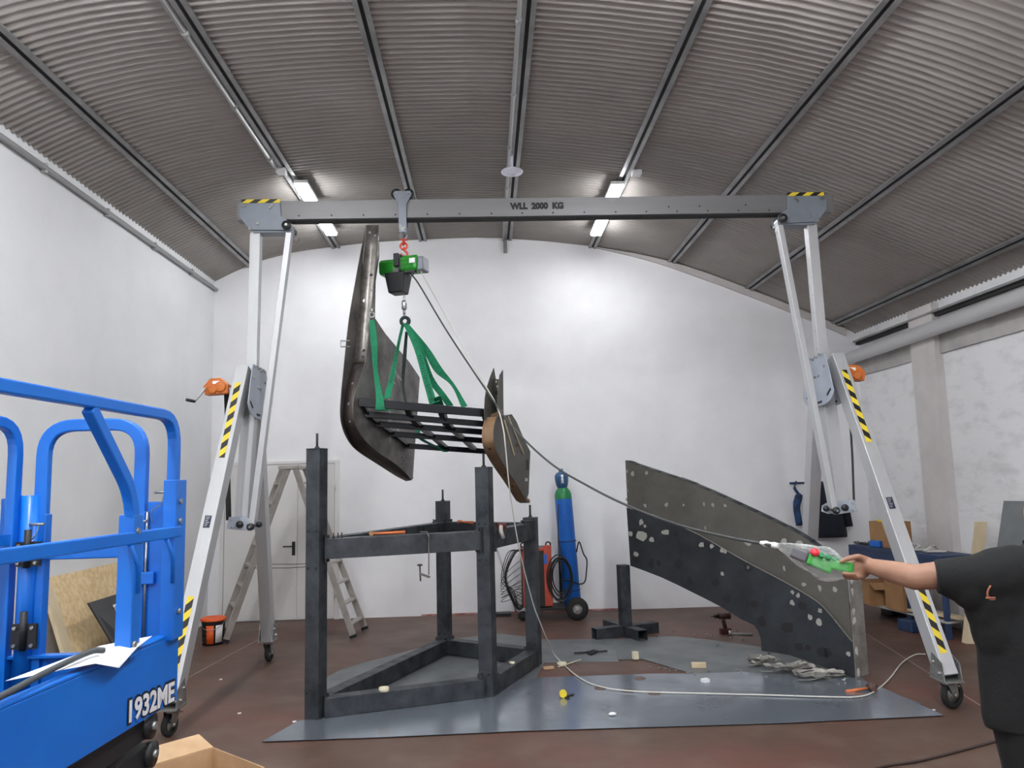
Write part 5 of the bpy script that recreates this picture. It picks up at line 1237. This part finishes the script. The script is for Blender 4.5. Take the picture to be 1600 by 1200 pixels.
# left hinge group
mb = MB(); mb.cyl(V(at(50, 700, YH-.03).x, YH-.02, .9), V(at(50, 700, YH-.03).x, YH-.02, 1.74), .035, 16); mb.build('hinge_column', LBLUE, lf)
for z in (1.50, 1.17):
    x = at(40, 900, YH-.08).x; mb = MB(); mb.box((x-.05, YH-.075, z-.05), (x+.05, YH-.06, z+.05)); mb.cyl(V(x, YH-.078, z-.055), V(x, YH-.078, z+.10), .014, 10)
    for dx in (-.035, .035):
        for dz in (-.035, .035): mb.cyl(V(x+dx, YH-.085, z+dz), V(x+dx, YH-.074, z+dz), .007, 8, 1)
    mb.build('hinge', [BLACK, ZINC], lf)
pst(at(14, 900, YH-.03).x-.01, YH-.03, .9, 1.73, .05, .05)
# far side rail
mb = MB(); xx = at(25, 700, YH-.05).x
mb.sweep(bend([V(fx_(YN), YN, zt-.6), V(fx_(YN), YN, zt-.01), V(xx, YH-.05, zt-.01), V(xx, YH-.05, 1.5)], .13), TWd, TWd*1.1, fixed=V(1, -.1, 0)); mb.build('top_rail', LBLUE, lf, .006)
mb = MB(); mb.bar(V(xx, YH-.05, 1.56), V(fx_(YN), YN, 1.56), .03, .045); mb.build('mid_rail', LBLUE, lf)
mb = MB(); mb.sweep(bend([V(xx-.03, 3.0, 1.45), V(xx-.03, 3.12, 1.85), V(fx_(2.4), 2.4, 1.9)], .2), TWd, TWd, fixed=V(1, -.1, 0)); mb.build('brace_rail', LBLUE, lf)
# spring pins with wire
for x, z in ((hr+.03, 1.62), (hl+.02, 1.62), (nx_(3.36)-.05, 1.74)):
    mb = MB(); mb.cyl(V(x-.04, YH-.05, z), V(x+.02, YH-.05, z), .006, 8); mb.tube(spline([V(x, YH-.05, z), V(x-.01, YH-.06, z-.05), V(x-.05, YH-.05, z-.08), V(x-.05, YH-.04, z-.13)], 4), .0025, 6); mb.build('locking_pin', ZINC, lf)
mb = MB(); x = at(232, 900, YH).x; mb.cyl(V(x, YH-.03, 1.1), V(x, YH-.03, 1.66), .006, 8); mb.build('gate_rod', ZINC, lf)
pst(x, YH-.035, 1.36, 1.41, .08, .02, 'latch_plate')
# scissor pack
for k, (px_, py_) in enumerate(((229, 1133), (231, 1177), (229, 1222), (226, 1262))):
    for side_ in (0, 1):
        X1 = -1.365-.52*side_; p = atX(px_, py_, -1.365); y1, z = p.y, p.z; x0 = nx_(1.6)-.075-.52*side_
        mb = MB(); mb.bar(V(x0, 1.6, z-.045), V(X1-.012, y1, z), .05, .088); arm = mb.build('scissor_arm', BLACK, lf, .004)
        mb = MB(); mb.lathe([(0, -.01), (.045, -.01), (.05, .01), (.05, .028), (0, .03)], V(X1, y1-.01, z), V(1, 0, 0), 20); mb.cyl(V(X1+.02, y1-.01, z), V(X1+.042, y1-.01, z), .016, 12, 1); mb.build('pivot_pin', [BLACK, ZINC], arm)
        if k == 1 and side_ == 0:
            ya, yb = atX(160, 1200, -1.39).y, atX(187, 1192, -1.38).y
            tx = lambda y: x0+.0262+(X1-.012-x0)*(y-1.6)/(y1-1.6)
            tz = z-.06
            textmesh('lettering', 'lift', V(tx(ya), ya, tz-.012), V(tx(yb)-tx(ya), yb-ya, .004), V(0, 0, .062), WHT, arm, bold=.03)
mb = MB(); mb.box((fx_(2.4)+.02, 1.45, .18), (nx_(2.4)-.03, 3.25, .38)); mb.build('chassis', LBLUE, lf, .01)
for x in (fx_(2.4)+.06, nx_(2.4)-.07):
    for y in (1.75, 2.95):
        mb = MB(); mb.lathe([(.08, -.05), (.15, -.055), (.16, -.03), (.16, .03), (.15, .055), (.08, .05)], V(x, y, .16), V(1, 0, 0), 28); mb.lathe([(0, -.04), (.08, -.045), (.08, .045), (0, .04)], V(x, y, .16), V(1, 0, 0), 20, 1); mb.build('wheel', [RUB, CONC], lf)
# paper and hose lying on the toe board
P = [nearp(65, 1045), nearp(150, 1050), nearp(182, 1053), nearp(202, 1035), nearp(237, 1018), nearp(160, 1022)]
mb = MB(); z_ = 1.172
pts = [V(-1.50, 2.55, z_+.004), V(-1.31, 2.72, z_+.012), V(-1.295, 2.86, z_-.035), V(-1.295, 3.00, z_+.006), V(-1.30, 3.14, z_+.02), V(-1.44, 3.02, z_+.012)]
ctr = V(-1.38, 2.88, z_+.014); vs = pts+[ctr]; mb.add(vs, [(i, (i+1) % 6, 6) for i in range(6)], 0, True)
o = mb.build('paper_sheet', PAPER); sm = o.modifiers.new('s', 'SOLIDIFY'); sm.thickness = .0012; sm2 = o.modifiers.new('sub', 'SUBSURF'); sm2.levels = 2; sm2.render_levels = 2; sm2.subdivision_type = 'SIMPLE'
tag(o, 'white paper sheet lying over the edge of the blue lift', 'paper')
cable('rubber_hose', [V(-1.36, 2.0, 1.18), V(-1.38, 2.35, 1.185), V(-1.385, 2.58, 1.195), V(-1.37, 2.80, 1.205), V(-1.345, 2.85, 1.20)], .0105, mat('dark grey hose', (66, 70, 72), .6), 'dark grey hose end resting on the paper on the blue lift', cat='hose')

# ================================================================== CARDBOARD BOX IN FRONT
zt_ = .34
q0 = atZ(333, 1168, zt_); q1 = atZ(405, 1196, zt_); q2 = atZ(232, 1200, zt_)
dX = (q1-q0).normalized(); dY = (q2-q0); dY = (dY-dX*dX.dot(dY)).normalized()
cb = empty('cardboard_box', V(q0.x, q0.y, 0)+dX*.25+dY*.2, 'open tan cardboard box at the bottom edge next to the blue lift', 'cardboard box')
base_ = V(q0.x, q0.y, 0); LX, LY = .50, .42
mb = MB()
for a, b in ((base_, base_+dX*LX), (base_+dX*LX, base_+dX*LX+dY*LY), (base_+dX*LX+dY*LY, base_+dY*LY), (base_+dY*LY, base_)):
    mb.bar(a+V(0, 0, zt_/2), b+V(0, 0, zt_/2), .006, zt_)
mb.prism([base_, base_+dX*LX, base_+dX*LX+dY*LY, base_+dY*LY], V(0, 0, .006)); mb.build('carton', CARD, cb)
top0 = base_+V(0, 0, zt_)
f1 = [top0, top0+dY*LY, top0+dY*LY-dX*.12+V(0, 0, .05), top0-dX*.12+V(0, 0, .05)+dY*.02]
mb = MB(); mb.prism(f1, V(0, 0, .004)); mb.build('flap', CARD, cb)
f2 = [top0, top0+dX*LX, top0+dX*LX-dY*.05-V(0, 0, .13), top0-dY*.05-V(0, 0, .13)]
mb = MB(); mb.prism(f2, dY*-.004); mb.build('flap', CARD, cb)

# ================================================================== MAN
man = empty('person', (2.1, 2.9, 0), 'man in black t-shirt at the right edge stretching out his arm', 'person')
S = V(1.92, 2.90, 1.375); E = at(1430, 902, 3.02); Wp = at(1358, 884, 3.22)
def remesh(o, vox, it=3):
    r = o.modifiers.new('remesh', 'REMESH'); r.mode = 'VOXEL'; r.voxel_size = vox; r.use_smooth_shade = True
    s = o.modifiers.new('smooth', 'SMOOTH'); s.factor = .5; s.iterations = it
def capch(mb, pts, rad, n=14):
    pts = [Vector(p) for p in pts]
    for i, (p, r) in enumerate(zip(pts, rad)): mb.ell(p, (r, r, r), n=n, k=8)
    for i in range(len(pts)-1): mb.tube([pts[i], pts[i+1]], [rad[i], rad[i+1]], n)
mb = MB(); C0 = V(2.12, 2.93, 0); HD = V(2.165, 2.93, -.05)
mb.ell(C0+V(0, 0, 1.19), (.165, .105, .27)); mb.ell(C0+V(0, 0, .98), (.155, .105, .16)); capch(mb, [V(1.96, 2.92, 1.355), V(2.26, 2.95, 1.355)], [.05, .05])
capch(mb, [C0+V(0, 0, 1.38), HD+V(0, -.01, 1.56)], [.058, .053])
mb.ell(HD+V(0, -.02, 1.64), (.077, .098, .118)); mb.ell(HD+V(0, -.05, 1.585), (.055, .06, .05)); mb.ell(HD+V(0, -.118, 1.625), (.014, .022, .025)); mb.ell(HD+V(0, -.105, 1.578), (.026, .012, .010))
for sg in (-1, 1): mb.ell(HD+V(sg*.078, 0, 1.635), (.012, .02, .032)); mb.ell(HD+V(sg*.03, -.104, 1.655), (.013, .01, .008))
capch(mb, [S, S.lerp(E, .55), E, E.lerp(Wp, .35), Wp], [.055, .054, .049, .046, .031])
capch(mb, [V(2.30, 2.95, 1.38), V(2.37, 2.97, 1.10), V(2.36, 2.90, .85)], [.055, .042, .028]); 
mb.ell(V(2.36, 2.885, .77), (.025, .04, .06))
for k in range(4): capch(mb, [V(2.345+.002*k, 2.86+.018*k, .74), V(2.335, 2.86+.018*k, .70), V(2.345, 2.855+.018*k, .665)], [.010, .0095, .008], 8)
capch(mb, [V(2.345, 2.85, .79), V(2.32, 2.83, .75), V(2.315, 2.83, .72)], [.011, .010, .008], 8)
for sg, yy in ((-1, 0), (1, .03)):
    capch(mb, [C0+V(sg*.085, yy, .90), C0+V(sg*.11, yy-.01, .50), C0+V(sg*.12, yy+.02, .10)], [.085, .058, .04])
    capch(mb, [C0+V(sg*.12, yy+.02, .05), C0+V(sg*.13, yy-.13, .035)], [.035, .03])
# right hand: palm then five fingers gripping the pendant
G0 = at(1336, 886, 3.25)                # inside the grip
hd = (G0-Wp).normalized()               # hand direction
upv = V(0, 0, 1)
sd = hd.cross(upv).normalized()         # towards/away from the camera
pal = Wp+hd*.045
R = Matrix((hd, sd, hd.cross(sd)*-1)).transposed()
# The palm lies beyond the pendant (away from the camera), thumb over the top, fingers under
mb.ell(pal+V(0, 0, .0), (.055, .026, .040), R=Matrix((hd, sd, hd.cross(sd))).transposed())
def hp(px, py, Y): return at(px, py, Y)
capch(mb, [hp(1356, 876, 3.22), hp(1341, 869.5, 3.21), hp(1327, 872, 3.22), hp(1314, 878, 3.24)], [.017, .013, .0115, .009], 10)
for k, (dx, dy) in enumerate(((0, 0), (5, 1), (10, 2), (16, 3))):
    dY_ = .0
    capch(mb, [hp(1350+dx*.35, 893+dy*.6, 3.23+.004*k), hp(1333+dx, 900+dy*.5, 3.24), hp(1322+dx, 902+dy*.4, 3.215-.004*k), hp(1318+dx, 896+dy*.3, 3.19)], [.012, .0105, .0098, .0085], 10)
body = mb.build('body', SKIN, man); remesh(body, .0065, 2)
# t-shirt
mb = MB()
vs = []; fs = []; rings = [(.80, .295, .158, .0), (.84, .302, .162, 0), (1.0, .298, .157, 0), (1.15, .292, .152, 0), (1.27, .265, .145, 0), (1.35, .235, .13, 0), (1.405, .19, .11, .0), (1.44, .12, .085, 0), (1.462, .082, .072, 0)]
n = 36
for z, a, b, dy in rings:
    for k in range(n):
        t = 2*math.pi*k/n; f = 1+.025*math.sin(5*t+z*6)*(1 if z < 1.2 else .3)
        vs.append(C0+V(a*math.cos(t)*f, b*math.sin(t)*f+dy, z))
for i in range(len(rings)-1):
    for k in range(n): j = (k+1) % n; fs.append((i*n+k, i*n+j, (i+1)*n+j, (i+1)*n+k))
fs += [tuple(range(n))[::-1], tuple((len(rings)-1)*n+k for k in range(n))]
mb.add(vs, fs, 0, True)
SE = at(1462, 901, 2.97)
capch(mb, [V(1.98, 2.92, 1.375), V(1.90, 2.91, 1.365)], [.088, .09], 18)
mb.tube([V(1.98, 2.92, 1.36), V(1.90, 2.91, 1.35), V(1.82, 2.92, 1.345), SE], [.10, .102, .085, .064], 20)
mb.ell(V(1.90, 2.91, 1.26), (.06, .08, .09)); mb.ell(at(1512, 918, 2.93), (.06, .08, .082)); mb.ell(at(1488, 911, 2.95), (.05, .065, .062)); mb.ell(at(1538, 945, 2.93), (.065, .085, .12)); mb.ell(at(1550, 975, 2.93), (.07, .09, .14))
mb.tube([V(2.26, 2.94, 1.38), V(2.33, 2.95, 1.30), V(2.37, 2.96, 1.15)], [.08, .085, .08], 18)
sh = mb.build('t_shirt', TSH, man); remesh(sh, .011, 3)
mb = MB(); c = at(1547, 928, 2.745)
def tsf(px, py):
    return at(px, py, 2.772)
mb.tube(spline([tsf(1548, 915), tsf(1544, 922), tsf(1543, 930), tsf(1547, 934), tsf(1554, 935)], 3), .0032, 6); mb.tube([tsf(1541, 934), tsf(1555, 934.5)], .004, 6); mb.tube([tsf(1546, 937), tsf(1555, 937)], .002, 6)
tag(mb.build('chest_emblem', EMB, sh), 'copper embroidered emblem')
mb = MB(); mb.torus(C0+V(0, -.005, 1.472), V(0, .15, 1), .075, .010, 30, 8); mb.build('collar', TSH, man)
mb = MB(); mb.ell(C0+V(-.075, -.045, 1.452), (.012, .01, .018)); mb.build('tag', WHT, man)
# trousers
mb = MB()
for sg, yy in ((-1, 0), (1, .03)): capch(mb, [C0+V(sg*.135, yy, .86), C0+V(sg*.125, yy, .50), C0+V(sg*.12, yy+.02, .11)], [.138, .098, .072], 18)
mb.ell(C0+V(0, 0, .88), (.27, .14, .13)); tr = mb.build('trousers', PANTS, man); remesh(tr, .012, 3)
for sg, yy in ((-1, 0), (1, .03)):
    mb = MB(); mb.ell(C0+V(sg*.125, yy-.05, .05), (.05, .14, .05)); mb.ell(C0+V(sg*.12, yy+.02, .09), (.055, .06, .06)); o = mb.build('shoe', BLACK, man); remesh(o, .012, 2)
mb = MB(); mb.ell(HD+V(0, .01, 1.675), (.086, .102, .10)); mb.build('hair', HAIR, man)
ef = empty('ear_defenders', HD+V(0, 0, 1.63), 'orange ear defenders on the man at the right edge', 'ear defenders')
for sg in (-1, 1):
    mb = MB(); mb.lathe([(0, 0), (.028, 0), (.036, .01), (.036, .028), (.025, .036), (0, .038)], HD+V(sg*.075, 0, 1.625), V(sg, 0, 0), 24); mb.build('ear_cup', ORP, ef)
mb = MB(); mb.tube([HD+V(.098*math.cos(a), .10*math.sin(a), 1.625) for a in [math.pi*k/16 for k in range(17)]], .007, 8); mb.build('headband', BLACK, ef)

# ================================================================== PENDANT IN A BAG
pd = empty('control_pendant', at(1290, 878, 3.28), 'green and grey hoist pendant control wrapped in a clear plastic bag', 'pendant control')
def q_(px, py, Y=3.28): return at(px, py, Y)
ga = q_(1262, 868, 3.33); gb2 = q_(1334, 888, 3.24)
mb = MB(); mb.bar(q_(1236, 862, 3.36), q_(1262, 872, 3.33), .045, .048, up=V(0, 1, 0)); mb.build('cable_gland', mat('dark grey gland', (84, 82, 88), .5), pd, .008)
mb = MB(); mb.bar(ga+V(0, 0, -.012), q_(1300, 884, 3.29)+V(0, 0, -.012), .05, .055, up=V(0, 1, 0)); mb.bar(q_(1296, 881, 3.29), gb2, .042, .040, up=V(0, 1, 0)); gr = mb.build('grip', GRN, pd, .008)
mb = MB(); dd = (gb2-ga).normalized(); uu = V(0, 0, 1)-dd*dd.z; uu.normalize(); c = q_(1272, 866, 3.30); mb.lathe([(0, 0), (.016, 0), (.02, .012), (.014, .022), (0, .024)], c, uu-V(0, .5, 0), 18); mb.build('stop_button', PINK, gr)
mb = MB()
for px in (1283, 1293, 1303): mb.cyl(q_(px, 870+(px-1283)*.3, 3.275), q_(px, 870+(px-1283)*.3, 3.275)+V(0, -.012, .01), .010, 14)
mb.build('push_button', TANKG, gr)
# bag: lofted crumpled tube
prof = [((1203, 852), 3.45, .006), ((1214, 852), 3.44, .010), ((1224, 855), 3.42, .020), ((1245, 863), 3.38, .040), ((1270, 873), 3.34, .058), ((1292, 884), 3.30, .066), ((1310, 888), 3.27, .050), ((1328, 890), 3.25, .032), ((1340, 890), 3.24, .026)]
cs = spline([at(p[0][0], p[0][1], p[1]) for p in prof], 4); rs = [v.x for v in spline([V(p[2], 0, 0) for p in prof], 4)]
mb = MB(); vs = []; fs = []; n = 26; random.seed(17); ph = [random.random()*6.28 for _ in range(6)]
for i, (c, r) in enumerate(zip(cs, rs)):
    d = (cs[min(len(cs)-1, i+1)]-cs[max(0, i-1)]).normalized(); s, u = frame(d)
    for k in range(n):
        t = 2*math.pi*k/n; f = 1+.10*math.sin(3*t+ph[0]+i*.25)+.09*math.sin(7*t+ph[1]-i*.5)+.05*math.sin(11*t+ph[2]+i*.8)
        vs.append(c+s*math.cos(t)*r*.7*f+u*math.sin(t)*r*1.0*f)
for i in range(len(cs)-1):
    for k in range(n): j = (k+1) % n; fs.append((i*n+k, i*n+j, (i+1)*n+j, (i+1)*n+k))
mb.add(vs, fs, 0, True); mb.build('plastic_bag', BAG, pd)
mb = MB(); a = at(1188, 848, 3.50); b = at(1216, 853, 3.44); mb.tube([a, a.lerp(b, .3), a.lerp(b, .5), a.lerp(b, .8), b], [.008, .014, .010, .014, .011], 10); mb.build('tape_wrap', WHT, pd)
